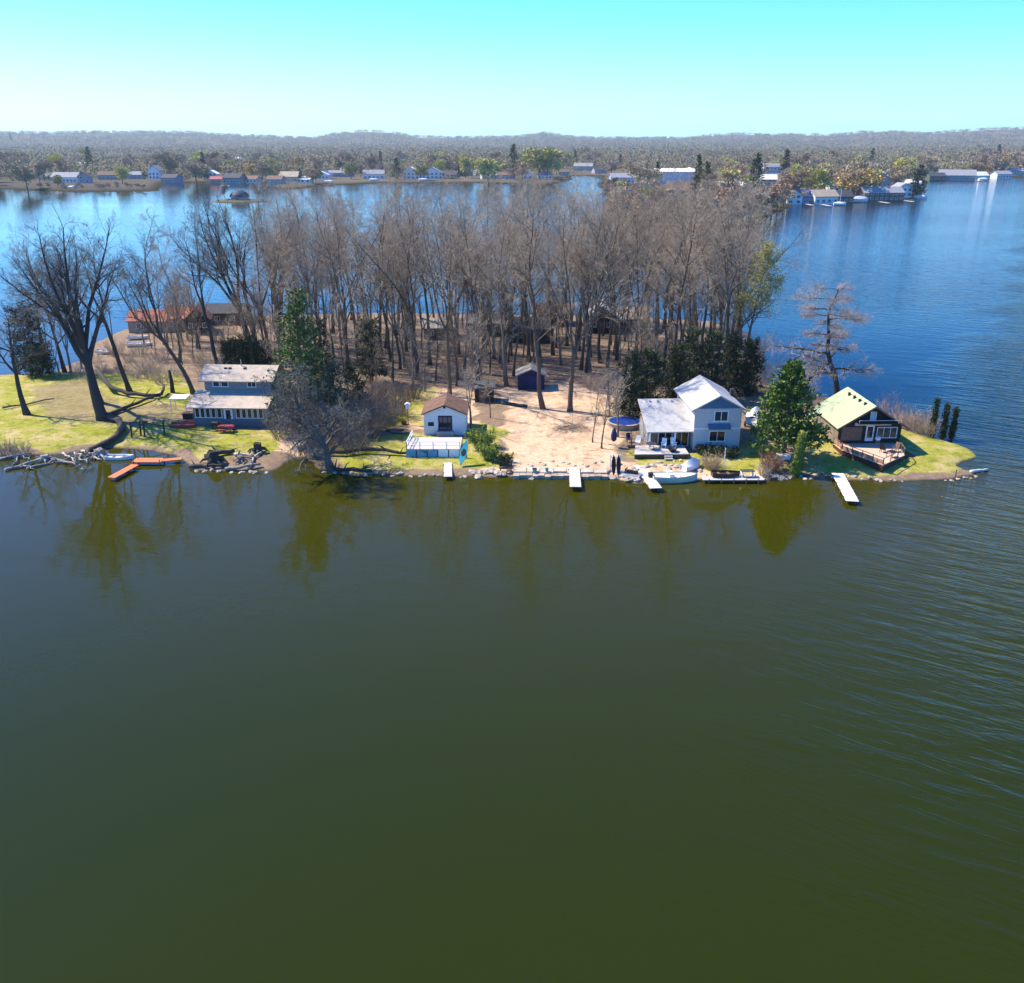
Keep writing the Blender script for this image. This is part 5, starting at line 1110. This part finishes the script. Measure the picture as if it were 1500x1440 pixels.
# ================================================================== far shore: houses, trees, woods
def fspot(px, py):
    z = 1.0
    for _ in range(3): x, y = unproject(px, py, z); z = max(float(main_z([(x, y)])[0]), 0.05)
    return Vector((x, y, z))
FW = {k: M(k+'_siding', c, .8, .08, .5) for k, c in dict(white=(.72,.72,.70), beige=(.48,.42,.34), grey=(.30,.31,.33), blue=(.12,.22,.36), brown=(.14,.10,.08), teal=(.18,.40,.40), pink=(.5,.28,.25), green=(.07,.10,.07), paleblue=(.45,.58,.68)).items()}
FR = {k: M(k+'_roof', c, .85, .12, .4) for k, c in dict(grey=(.26,.26,.27), dark=(.05,.05,.06), white=(.68,.68,.68), tan=(.36,.29,.20), blue=(.08,.13,.28), brown=(.15,.10,.075), teal=(.12,.32,.32), red=(.4,.12,.09)).items()}
HOUSES = [ # px, py, width, depth, wall h, rise, ridge, wall, roof, label
 (14,259,12,9,3,2,'x','beige','grey','beige house at the far left edge of the far shore'),
 (60,262,10,8,3,2.4,'y','white','grey','small white gabled house near the left end of the low spit'),
 (102,250,13,8,3.5,2.5,'x','white','blue','white house with blue roof right of the yellow tree'),
 (120,246,9,7,3,2,'x','grey','white','grey house with white roof above the low spit'),
 (100,267,20,9,3.5,2.8,'x','white','grey','long white house with grey roof on the low spit'),
 (126,268,8,8,4,2.5,'y','grey','dark','grey gabled house with dark front on the spit'),
 (160,263,14,9,3.2,2.2,'x','grey','brown','grey house with brown roof in the middle of the spit'),
 (179,251,14,8,3.4,2,'x','beige','tan','beige long house behind the middle of the spit'),
 (200,262,10,8,3,2,'x','grey','grey','low grey house near the right end of the spit'),
 (230,262,9,8,6,3.4,'y','white','grey','tall white gabled house at the water right of the spit'),
 (252,265,13,9,3.2,2.2,'x','grey','dark','grey house with dark roof at the water left of the golden willow'),
 (312,263,9,7,4,2.2,'y','white','white','white gabled house right of the golden willow'),
 (318,268,8,6,2.6,1.5,'x','pink','red','low pinkish house on the shore behind the mound islet'),
 (344,266,14,9,3.6,2.6,'x','grey','dark','large dark grey house behind the mound islet'),
 (348,236,10,7,3,2,'x','white','white','small white house set back among hazy trees left of centre'),
 (426,266,14,9,3.4,3,'x','beige','tan','beige house with broad tan roof on the far shore'),
 (405,270,11,8,3.2,2,'x','grey','brown','grey-brown house left of the broad tan roof'),
 (475,262,11,8,3,2.2,'y','white','white','white house with pale gables left of the grey long house'),
 (500,259,20,8,3,1.6,'x','grey','grey','long low grey house on the far shore'),
 (521,247,9,9,6,3,'y','grey','grey','tall pale grey gabled house set above the shore'),
 (506,252,8,7,4,2,'x','white','grey','narrow white house left of the tall grey gable'),
 (548,262,16,9,3.6,2.5,'x','white','grey','white house left of the dark round conifer'),
 (571,244,13,8,3.6,2.4,'x','teal','teal','teal house with teal roof above the far shore'),
 (604,262,13,10,4.6,3.6,'y','white','white','white gabled house with tall windows right of the dark conifer'),
 (634,262,16,10,4.4,3.6,'y','white','grey','big white gabled house with blue-shaded front at the shore'),
 (657,262,15,9,3,2.4,'x','green','dark','dark green boathouse right of the big white gable'),
 (680,257,13,8,2.8,1.8,'x','beige','tan','beige low house right of the dark green boathouse'),
 (773,262,8,8,3.6,2.2,'y','white','white','white little house in the middle of the far shore'),
 (742,262,12,8,2.8,1.8,'x','grey','brown','low brown-roofed house left of the white little house'),
 (716,262,12,8,2.8,1.8,'x','beige','grey','low beige house among trees right of centre'),
 (855,250,18,9,4,2.5,'x','beige','grey','beige-grey house above the small blue inlet'),
 (878,254,12,8,3,2,'x','grey','dark','dark-roofed house right above the small blue inlet'),
 (893,243,12,7,3.4,1.4,'x','beige','white','beige box-like house set back behind the inlet'),
 (911,268,17,9,3.6,2.4,'x','paleblue','grey','pale blue house with grey roof by the inlet'),
 (952,240,40,10,3.6,1.4,'x','grey','grey','long row of grey storage buildings left of the big marina shed'),
 (1008,237,26,10,6,2.5,'x','grey','dark','grey apartment block behind the big marina shed'),
 (1009,289,24,11,3.6,4,'x','brown','brown','dark brown house with long sloping roof on the near peninsula'),
 (1078,298,17,9,7,2.2,'x','grey','white','two-storey grey house on the near peninsula'),
 (1034,302,7,5,2.2,1.2,'x','beige','tan','small beige shed beside the sandy beach'),
 (1120,272,14,9,4,2.5,'x','grey','white','grey house behind the tall dark spruce'),
 (1127,253,16,9,5,2.5,'x','paleblue','grey','pale blue-grey house in haze right of the tall spruce'),
 (1163,296,7,7,4,2.6,'y','white','grey','white gabled cottage at the left end of the right shore'),
 (1182,296,11,8,3.6,2.6,'x','blue','blue','blue house on the right shore beside the white gabled cottage'),
 (1203,298,13,9,3.4,2.6,'x','white','tan','white house with broad tan roof on the right shore'),
 (1229,297,11,8,3,2.2,'x','brown','dark','dark brown house right of the tan roof'),
 (1288,293,22,9,4,2.4,'x','brown','grey','long dark house with grey roof on the right shore'),
 (1286,279,11,8,6,3.2,'y','grey','grey','tall grey gabled house behind the long dark house'),
 (1318,288,9,8,4,2.6,'y','white','grey','white house left of the big dark tree at the right point'),
 (1400,264,26,11,3.6,3.6,'x','grey','grey','big grey house with broad roof on the far right shore'),
 (1370,262,12,9,3,2.2,'x','green','dark','green-dark house left of the broad grey roof'),
 (1373,251,16,9,4,2.4,'x','beige','brown','beige house with brown roof above the far right shore'),
 (1403,246,14,9,4,2,'x','pink','white','pale pink house with white roof on the far right hill'),
 (1433,263,12,8,3,2.4,'x','white','white','white boathouse right of the broad grey roof'),
 (1466,259,14,8,3.2,2,'x','white','grey','white house near the right edge of the far shore'),
 (1487,256,12,8,3,2,'x','beige','grey','beige house at the far right edge of the far shore'),
 (38,262,9,7,2.6,1.8,'x','white','white','low white house between the edge and the small white gable at left'),
 (75,263,9,7,2.6,1.8,'x','beige','grey','low beige house left of the long white house on the spit'),
 (146,252,9,7,2.8,1.8,'x','white','grey','white house half hidden above the spit, left of the beige long house'),
 (213,252,9,7,2.8,2,'x','pink','white','pinkish house with white roof set back right of the spit'),
 (272,255,10,7,2.8,2,'x','white','grey','white house set back behind the tan willow'),
 (372,268,9,7,2.6,2,'x','white','brown','white cottage with brown roof right of the mound islet'),
 (450,268,8,6,2.4,1.6,'x','white','white','white boathouse right of the broad tan roof'),
 (588,250,9,7,3,2,'x','grey','white','grey house with white roof between and above the white gables'),
 (700,258,8,7,2.6,1.8,'x','white','grey','small white house right of the beige low house'),
 (798,262,11,8,2.8,2,'x','white','grey','white house below the huge rounded olive tree'),
 (826,257,9,7,2.8,2,'x','beige','brown','beige house right of the yellow tree by the inlet'),
 (1146,285,9,7,3,2,'x','white','grey','white house in the trees left of the right shore'),
 (1222,280,10,7,3,2,'x','white','grey','white house in the trees above the tan roof'),
 (1262,276,10,7,3,2,'x','beige','grey','beige house in the trees behind the long dark house'),
 (1335,276,9,7,3,2,'x','white','white','white house behind the big dark tree on the right point'),
 (1300,262,10,8,4,2,'y','paleblue','grey','pale blue house in the haze behind the right point'),
]
rg = random.Random(21)
for px, py, w, d, h, rise, ridge, mw, mr, lab in HOUSES:
    w, d, h, rise = w*1.2, d*1.15, h*1.25, rise*1.25
    p = fspot(px, py); t = thing('lakeside_house', lab, 'house', p, rg.uniform(-.35,.35), 'houses on the far shores')
    obj('wall', gable_wall(w, d, h, rise, ridge, z0=-1), FW[mw], t); obj('roof', gable_roof(w, d, h, rise, ridge, .6, .5, .3), FR[mr], t)
    n = max(2, int(w/3.2))
    for i in range(n):
        for lv in range(2 if h > 4.5 else 1): window(t, 'front', w, d, -w/2+w*(i+.5)/n, 1.6+2.8*lv, min(1.9, w/n*.62), 1.5, FW['white'] if mw != 'white' else FW['grey'], glass_dark, mull=0, fw=.16)
# big marina shed
p = fspot(985, 268); t = thing('marina_shed', 'big white-roofed marina shed with pale blue walls', 'shed', p, -.12)
obj('wall', gable_wall(33, 24, 9, 2.2, 'x', z0=-1), FW['paleblue'], t); obj('roof', gable_roof(33, 24, 9, 2.2, 'x', .8, .8, .4), FR['white'], t)
for u in (-8, 2, 11): window(t, 'front', 33, 24, u, 3, 5, 5, FW['white'], FW['paleblue'], mull=0, fw=.3, name='sliding_door')
t = thing('annex_shed', 'white narrow annex at the right end of the marina shed', 'shed', fspot(1010, 266), -.12)
obj('wall', gable_wall(7, 22, 10, 1.2, 'y', z0=-1), FW['white'], t); obj('roof', gable_roof(7, 22, 10, 1.2, 'y', .3, .3, .3), FR['white'], t)
# boats on the far shores
for i, (px, py, L, lab) in enumerate(((1258,293,12,'large boat under white cover on the right shore'),(1230,301,7,'white sailboat hull at the right shore dock'),(1316,291,8,'white boat beside the dark tree at the right point'),(1348,291,8,'white boat at the tip of the right point'),(1440,265,10,'white boat at the far right shore below the boathouse'),(1472,261,9,'white boat near the right edge of the far shore'),(620,265,8,'white boat in front of the big white gable'),(482,268,8,'pale boat left of centre on the far shore'),(548,265,8,'white boat below the dark conifer'),(918,272,8,'white boat in the inlet below the pale blue house'),(108,276,7,'white boat on the low spit'),(330,275,7,'white boat behind the mound islet'))):
    p = fspot(px, py); t = thing('boat', lab, 'boat', (p.x,p.y,max(p.z,.1)), .2*(-1)**i, 'boats on the far shores'); h = hull(L, L*.32, L*.16, stern=.8); obj('hull', h, white, t, smooth=True)
    mb = MB(); 
    for k in range(13): mb.v += [h.v[k*9]+Vector((0,0,.03)), Vector((h.v[k*9].x,0,h.v[k*9].z+L*.14*math.sin(PI*(k+1)/14))), h.v[k*9+8]+Vector((0,0,.03))]
    for k in range(12): a = 3*k; mb.f += [(a,a+1,a+4,a+3),(a+1,a+2,a+5,a+4)]
    obj('cover', mb, tarp, t)
    if i == 1: obj('mast', MB().tube([(0,0,.5),(0,0,9)], .12, 6), white, t)
# docks on the right shore
for i, (px, py, lab) in enumerate(((1205,301,'pale dock before the white house with the tan roof'),(1180,300,'pale dock before the blue house'),(1290,297,'pale dock before the long dark house'),(1325,295,'pale dock beside the big dark tree'),(1430,265,'pale dock before the white boathouse'))):
    p = fspot(px, py); x, y = p.x, p.y; dock('far_dock', lab, (x, y+2), (x+.5, y-12), 2.2, .6, offwhite, 3)
# mound islet with a domed hut
def islet():
    cx, cy = unproject(347, 296, 0); mb = MB(); mb.lathe([(19,-.6),(17,.25),(12,1.0),(5,1.5),(.1,1.6)], 28, sx=1, sy=.55)
    mb.v = [v+Vector((mnoise.noise(v*.2)*2.5*(v.z < 1), mnoise.noise(v*.21+Vector((9,0,0)))*1.5*(v.z < 1), mnoise.noise(v*.3)*.3)) for v in mb.v]
    o = obj('islet_ground', mb, M('islet_turf', (.10,.095,.045), .95, .4, .6), None, smooth=True); o.location = (cx, cy+7, 0); tag(o, kind='structure')
    t = thing('domed_hut', 'dark blue domed hut on the mound islet', 'hut', (cx, cy+7, 1.2), 0)
    obj('wall', MB().lathe([(5.2,-.8),(5.2,1.6)], 18), FW['grey'], t); obj('roof', MB().lathe([(6.2,1.4),(5.6,2.8),(4.2,4.2),(2.2,5.2),(.2,5.6)], 18), M('dark_blue_roof', (.02,.035,.07), .7, .2, .6), t)
    window(t, 'front', 10.2, 10.2, 0, .5, 1.6, 1.4, FW['white'], glass_dark, mull=1)
    return cx, cy+7
ix, iy = islet()
# ---------------- far trees: light prototypes
def fproto(key, mt, mc, **k): proto(key, mt, mc, **k)
FT = {k: M(k+'_crown', c, .95, .3, .12, rnd=.25) for k, c in dict(greybrown=(.36,.275,.19), brown=(.36,.235,.14), olive=(.42,.38,.11), tan=(.36,.28,.16), gold=(.46,.32,.10), yellow=(.55,.50,.04)).items()}
def farcrown(seed, H, W, n, q):                    # trunk, a few limbs and a crown of many small twig-cluster faces
    r = random.Random(seed); tr, cr = MB(), MB(); tr.tube([(0,0,-.5),(0,0,H*.35),(.3,0,H*.7)], [H*.022,H*.017,.05], 6)
    cl = [(Vector((r.gauss(0,.42)*W*.5, r.gauss(0,.42)*W*.5, H*r.uniform(.38,.86))), r.uniform(.14,.26)*W) for _ in range(14)]
    for c_, s in cl:
        tr.tube([(0,0,H*.3), tuple(Vector((0,0,H*.4)).lerp(c_,.6)), tuple(c_)], [H*.011,H*.007,.03], 4, cap=False)
        for _ in range(n//14):
            d = rvec(r).normalized()*s*r.random()**.45; d.z *= .85
            cr.leaf(c_+d, (d+rvec(r)*.6*s+Vector((0,0,.5*s))), q*r.uniform(.6,1.4), q*.55*r.uniform(.6,1.4), r)
    return tr, cr
FARP = {}
for i, (k, H, W, n, q) in enumerate((('greybrown',16,11,1900,1.0),('greybrown',18,13,2100,1.05),('brown',15,10,1900,1.0),('olive',14,11,2100,1.0),('tan',14,12,2200,1.0),('gold',12,11,2100,1.0),('yellow',13,10,2100,1.0))):
    a, b = farcrown(200+i, H, W, n, q); FARP.setdefault(k, []).append((a.mesh('trunk', bark), b.mesh('crown', FT[k]), H))
for i in range(3):
    a, b = conifer(220+i, 16, 3.0, whorls=16, per=6, clump=5, leaf=(1.1,.4), per_clump=3, power=.8); FARP.setdefault('conifer', []).append((a.mesh('trunk', bark), b.mesh('foliage', needle_dark), 16))
DESC = {'greybrown':'grey-brown leafless tree','brown':'brown leafless tree','olive':'olive-tinted budding tree','tan':'tan drooping willow','gold':'golden-brown willow','yellow':'bright yellow-green tree','conifer':'dark pointed conifer'}
FL = {}
def fartree(k, px, py, H=None, top=None, label=None, wh=None, p=None, wide=1):
    lst = FARP[k]; tm, cm, H0 = lst[int(px) % len(lst)]; p = p or fspot(px, py)
    if top: H = height_at(p.y, top)-p.z
    s = (H or H0)/H0; t = thing('conifer' if k == 'conifer' else 'leafless_tree' if 'brown' in k else 'willow_tree' if k in ('tan','gold') else 'budding_tree', label, 'tree', p, (px*1.7) % 6.28, 'trees on the far shores'); t.scale = (s*wide, s*wide, s)
    obj('trunk', tm, None, t); obj('foliage' if k == 'conifer' else 'crown', cm, None, t)
    if not label: FL.setdefault((DESC[k], wh), []).append((px, t))
for a in (('yellow',84,256,224,'bright yellow-green tree behind the low spit at left',1),('tan',288,270,236,'wide tan willow at the water right of the low spit',1.25),('gold',370,262,240,'golden willow behind the mound islet',1.2),('olive',395,264,240,'olive tree right of the golden willow behind the islet',1.1),
   ('gold',440,256,231,'golden tree above the broad tan roof',1.1),('conifer',582,263,232,'dark broad conifer between two white gabled houses',1.7),('conifer',545,250,226,'dark conifer left of the teal house',1.2),('conifer',558,250,222,'dark conifer touching the teal house',1),
   ('conifer',752,262,212,'ragged tall spruce in the middle of the far shore',1.2),('olive',715,268,228,'rounded olive tree left of the ragged spruce',1.5),('olive',790,262,212,'huge rounded olive tree right of the ragged spruce',1.6),('yellow',815,255,234,'yellow tree left of the small blue inlet',1.2),
   ('tan',945,290,240,'pale willow in front of the marina shed',1.1),('conifer',962,275,238,'dark conifer touching the left end of the marina shed',1.2),('conifer',1020,290,228,'tall narrow dark conifer right of the marina shed',.9),('conifer',1034,285,238,'green conifer second right of the marina shed',1.4),
   ('conifer',1103,305,226,'tallest dark spruce on the near peninsula',1.15),('conifer',1056,302,268,'dark round conifer left of the two-storey grey house',1.4),('conifer',1064,304,266,'narrow dark conifer touching the two-storey grey house',.8),('olive',1060,285,244,'olive tree above the two-storey grey house',1.4),
   ('gold',1250,290,248,'golden-brown willow behind the right shore houses',1.6),('conifer',1342,290,242,'big dark conifer on the right point',1.7),('conifer',1149,262,220,'small dark conifer right of the tall spruce in haze',1.3),('conifer',1460,240,212,'dark conifer on the far right hillside',1.2),
   ('conifer',134,256,216,'dark conifer above the blue-roofed house at left',1.1),('conifer',18,216,194,'dark conifer high in the haze at far left',1.2),('conifer',52,214,197,'second dark conifer high in the haze at far left',1),('tan',40,276,238,'grey-tan willow on the left of the low spit',1.2),
   ('conifer',300,264,224,'dark conifer behind the wide tan willow',1),('conifer',842,244,220,'dark conifer above the inlet',1),('conifer',908,250,226,'dark conifer left of the grey storage row',1),('conifer',1276,245,218,'dark conifer behind the golden-brown willow',1.4),('conifer',360,268,256,'small dark conifer right of the dark grey house',1),('conifer',441,268,248,'small dark conifer right of the broad tan roof',1.2)):
    fartree(a[0], a[1], a[2], top=a[3], label=a[4], wide=a[5])
for dx, lab in ((-9,'thin tree at the left end of the mound islet'),(11,'thin tree at the right end of the mound islet')): fartree('greybrown', 340+dx, 0, H=11, label=lab, p=Vector((ix+dx, iy-1, .8)), wide=.6)
ZONE = [(180,'on the low spit at left'),(330,'on the shore right of the spit'),(470,'behind the mound islet'),(640,'above the white gabled houses'),(840,'in the middle of the far shore'),(940,'around the blue inlet'),(1150,'on the near peninsula'),(1360,'on the right shore'),(3000,'on the far right shore')]
zone = lambda px: next(s for l, s in ZONE if px < l)
rg = random.Random(31); mix_ = ['greybrown','olive','brown','greybrown','olive','brown','greybrown','tan']
def shore_row(px):
    a = np.arange(345, 246, -1.0); q = np.array([unproject(px, y, 1) for y in a]); ins = np.where(sdist(q, MAIN) > 3)[0]
    return a[ins[0]] if len(ins) else 262
n = 0; pts = []
while n < 310:
    px = rg.uniform(-15, 1515) if n % 4 else rg.uniform(884, 1165); py = shore_row(px)-1-abs(rg.gauss(0, 11 if n % 3 else 22))
    if 884 < px < 1160: py = shore_row(px)-2-rg.uniform(0, 85)
    if py < 222: continue
    x, y = unproject(px, py, 1); d = float(sdist([(x, y)], MAIN)[0])
    if d < 3 or any(abs(px-h[0]) < h[2]*(1.25 if 884 < px < 1165 else 1.0) and -1.5 < py-h[1] < (38 if 884 < px < 1165 else 30) for h in HOUSES) and rg.random() < .9 or (945 < px < 1022 and 238 < py < 318): continue
    q = Vector((x, y, 0))
    if any((q-a).length < 7 for a in pts): continue
    pts.append(q); k = rg.choice(mix_); fartree(k, px, py, H=rg.uniform(10, 17) if 884 < px < 1165 else rg.uniform(13, 23) if py < 268 or px > 880 else rg.uniform(9, 16), wh=zone(px), wide=rg.uniform(.9,1.3)); n += 1
# bank of brown bushes round the tip of the near peninsula
for i in range(34):
    f = i/33; px = 884+f*280; py = float(np.interp(px, [884,900,960,1060,1118,1150,1166], [286,316,339,342,323,304,296]))+rg.uniform(-6,-1)
    fartree('brown' if i % 3 else 'greybrown', px, py, H=rg.uniform(8, 16), wh='along the bank of the near peninsula', wide=1.3)
for i in range(26):
    px = rg.uniform(30, 226); fartree('greybrown', px, 278-rg.uniform(1, 4), H=rg.uniform(2.5, 4.5), wh='along the water edge of the low spit', wide=1.4)
for (d, w), lst in FL.items():
    lst.sort(key=lambda a: a[0]); n = len(lst)
    for i, (px, t) in enumerate(lst):
        if n <= 4: t['label'] = (d+' '+w) if n == 1 else f'{ORD[i] if i < n-1 else "rightmost"} {d} {w}'
        elif i == 0 or i == n-1: t['label'] = f'{"leftmost" if i == 0 else "rightmost"} {d} {w}'
        else: t['label'] = f'{d} standing between others {w}'; t['group'] = f'{d}s {w}'
# sandy beach on the near peninsula
p = fspot(1055, 318); mb = MB().prism([(-17,-2),(-6,-4),(8,-3),(18,1),(6,2.5),(-8,2)], -.2, .0); o = obj('beach', mb, M('beach_sand', (.55,.46,.36), .95, .1, .5)); o.location = (p.x, p.y, p.z+.12); tag(o, kind='structure')
# the wood that runs on to the hills: one mass
def far_wood():
    rg = np.random.default_rng(5); N = 20000
    az = np.radians(rg.uniform(-37, 37, N)); R = np.exp(rg.uniform(math.log(950), math.log(6300), N))
    P = np.stack([R*np.sin(az), R*np.cos(az)], 1); d = sdist(P, MAIN); gap = fbm(P, .004, 3, 12)
    keep = (d > 40) & (gap < .66); P, R = P[keep], R[keep]; Z = main_z(P); n = len(P); K = 34
    H = rg.uniform(9, 15, n)*np.where(R > 3000, 1.1, 1); S = np.clip(R/300, 4, 16)
    c = np.repeat(np.column_stack([P, Z]), K, 0); Hh = np.repeat(H, K); Ss = np.repeat(S, K)
    off = rg.normal(0, 1, (n*K, 3)); c[:,0] += off[:,0]*Ss*.5; c[:,1] += off[:,1]*Ss*.5; c[:,2] += Hh*(.55+np.clip(off[:,2]*.26, -.5, .42))
    nn = rg.normal(0, .42, (n*K, 3))+np.array([-.15,-.62,.62]); a = np.cross(nn, rg.normal(0, 1, (n*K, 3))); a /= np.linalg.norm(a, axis=1)[:,None]; b = np.cross(nn, a); b /= np.linalg.norm(b, axis=1)[:,None]
    L = (Ss*.20+.4)[:,None]*rg.uniform(.5, 1.3, (n*K, 1)); W = L*.55; L = np.minimum(L, np.where(np.repeat(R, K) > 3200, 2.3, Hh*.45)[:,None]); W = np.minimum(W, L*.8)
    v = np.stack([c-a*L, c+b*W, c+a*L, c-b*W], 1).reshape(-1, 3)
    me = bpy.data.meshes.new('far_wood'); me.vertices.add(len(v)); me.vertices.foreach_set('co', v.ravel())
    m_ = n*K; me.loops.add(m_*4); me.loops.foreach_set('vertex_index', np.arange(m_*4)); me.polygons.add(m_); me.polygons.foreach_set('loop_start', np.arange(m_)*4); me.update(calc_edges=True)
    me.materials.append(M('far_wood', (.20,.135,.085), 1, .35, .004, tint=(.20,.19,.085))); o = bpy.data.objects.new('far_wood', me); C.objects.link(o); tag(o, kind='stuff')
far_wood()
# ================================================================== air, light, camera
def haze():
    o = obj('haze', MB().box((0, 4400, 78), (18400, 9700, 164)), None); tag(o, kind='stuff')
    m = bpy.data.materials.new('haze'); m.use_nodes = True; N, L = m.node_tree.nodes, m.node_tree.links
    N.remove(N['Principled BSDF']); v = N.new('ShaderNodeVolumePrincipled'); v.inputs['Color'].default_value = (.70,.88,1,1); v.inputs['Density'].default_value = HAZE; v.inputs['Anisotropy'].default_value = .2
    L.new(v.outputs[0], N['Material Output'].inputs['Volume']); o.data.materials.append(m)
HAZE = .00007
haze()
EL = math.radians(48); SH = math.radians(-24)          # shadows run to the right and a little towards the camera
d = Vector((math.cos(SH)*math.cos(EL), math.sin(SH)*math.cos(EL), -math.sin(EL)))
sl = bpy.data.lights.new('sun', 'SUN'); sl.energy = 5.0; sl.angle = math.radians(.5); sl.color = (1, .89, .70)
so = bpy.data.objects.new('sun', sl); C.objects.link(so); so.rotation_euler = d.to_track_quat('-Z', 'Y').to_euler(); so.location = (-60, 120, 90)
wd = bpy.data.worlds.new('World'); bpy.context.scene.world = wd; wd.use_nodes = True
N, L = wd.node_tree.nodes, wd.node_tree.links
sk = N.new('ShaderNodeTexSky'); sk.sky_type = 'NISHITA'; sk.sun_disc = False; sk.sun_elevation = EL; sk.sun_rotation = math.atan2(-d.x, -d.y) % (2*PI)
sk.air_density = 1.0; sk.dust_density = .4; sk.ozone_density = 2.5; sk.altitude = 100
hs = N.new('ShaderNodeHueSaturation'); hs.inputs['Saturation'].default_value = 1.5
L.new(sk.outputs[0], hs.inputs['Color']); mu = N.new('ShaderNodeMix'); mu.data_type = 'RGBA'; mu.blend_type = 'MULTIPLY'; mu.inputs['Factor'].default_value = 1; mu.inputs['B'].default_value = (.48,.88,1.32,1)
L.new(hs.outputs[0], mu.inputs['A']); L.new(mu.outputs['Result'], N['Background'].inputs[0]); N['Background'].inputs[1].default_value = .132
cam = bpy.data.cameras.new('camera'); cam.sensor_fit = 'HORIZONTAL'; cam.sensor_width = 36; cam.lens = 36*FPX/1500; cam.clip_end = 20000; cam.clip_start = .5
co = bpy.data.objects.new('camera', cam); C.objects.link(co); co.location = (0,0,CAMH); co.rotation_euler = (PI/2-PITCH, 0, 0)
S = bpy.context.scene; S.camera = co
S.view_settings.view_transform = 'Standard'; S.view_settings.look = 'None'; S.view_settings.gamma = 1; S.view_settings.exposure = 1.0
S.cycles.volume_bounces = 0; S.cycles.max_bounces = 6; S.cycles.diffuse_bounces = 2; S.cycles.use_denoising = True
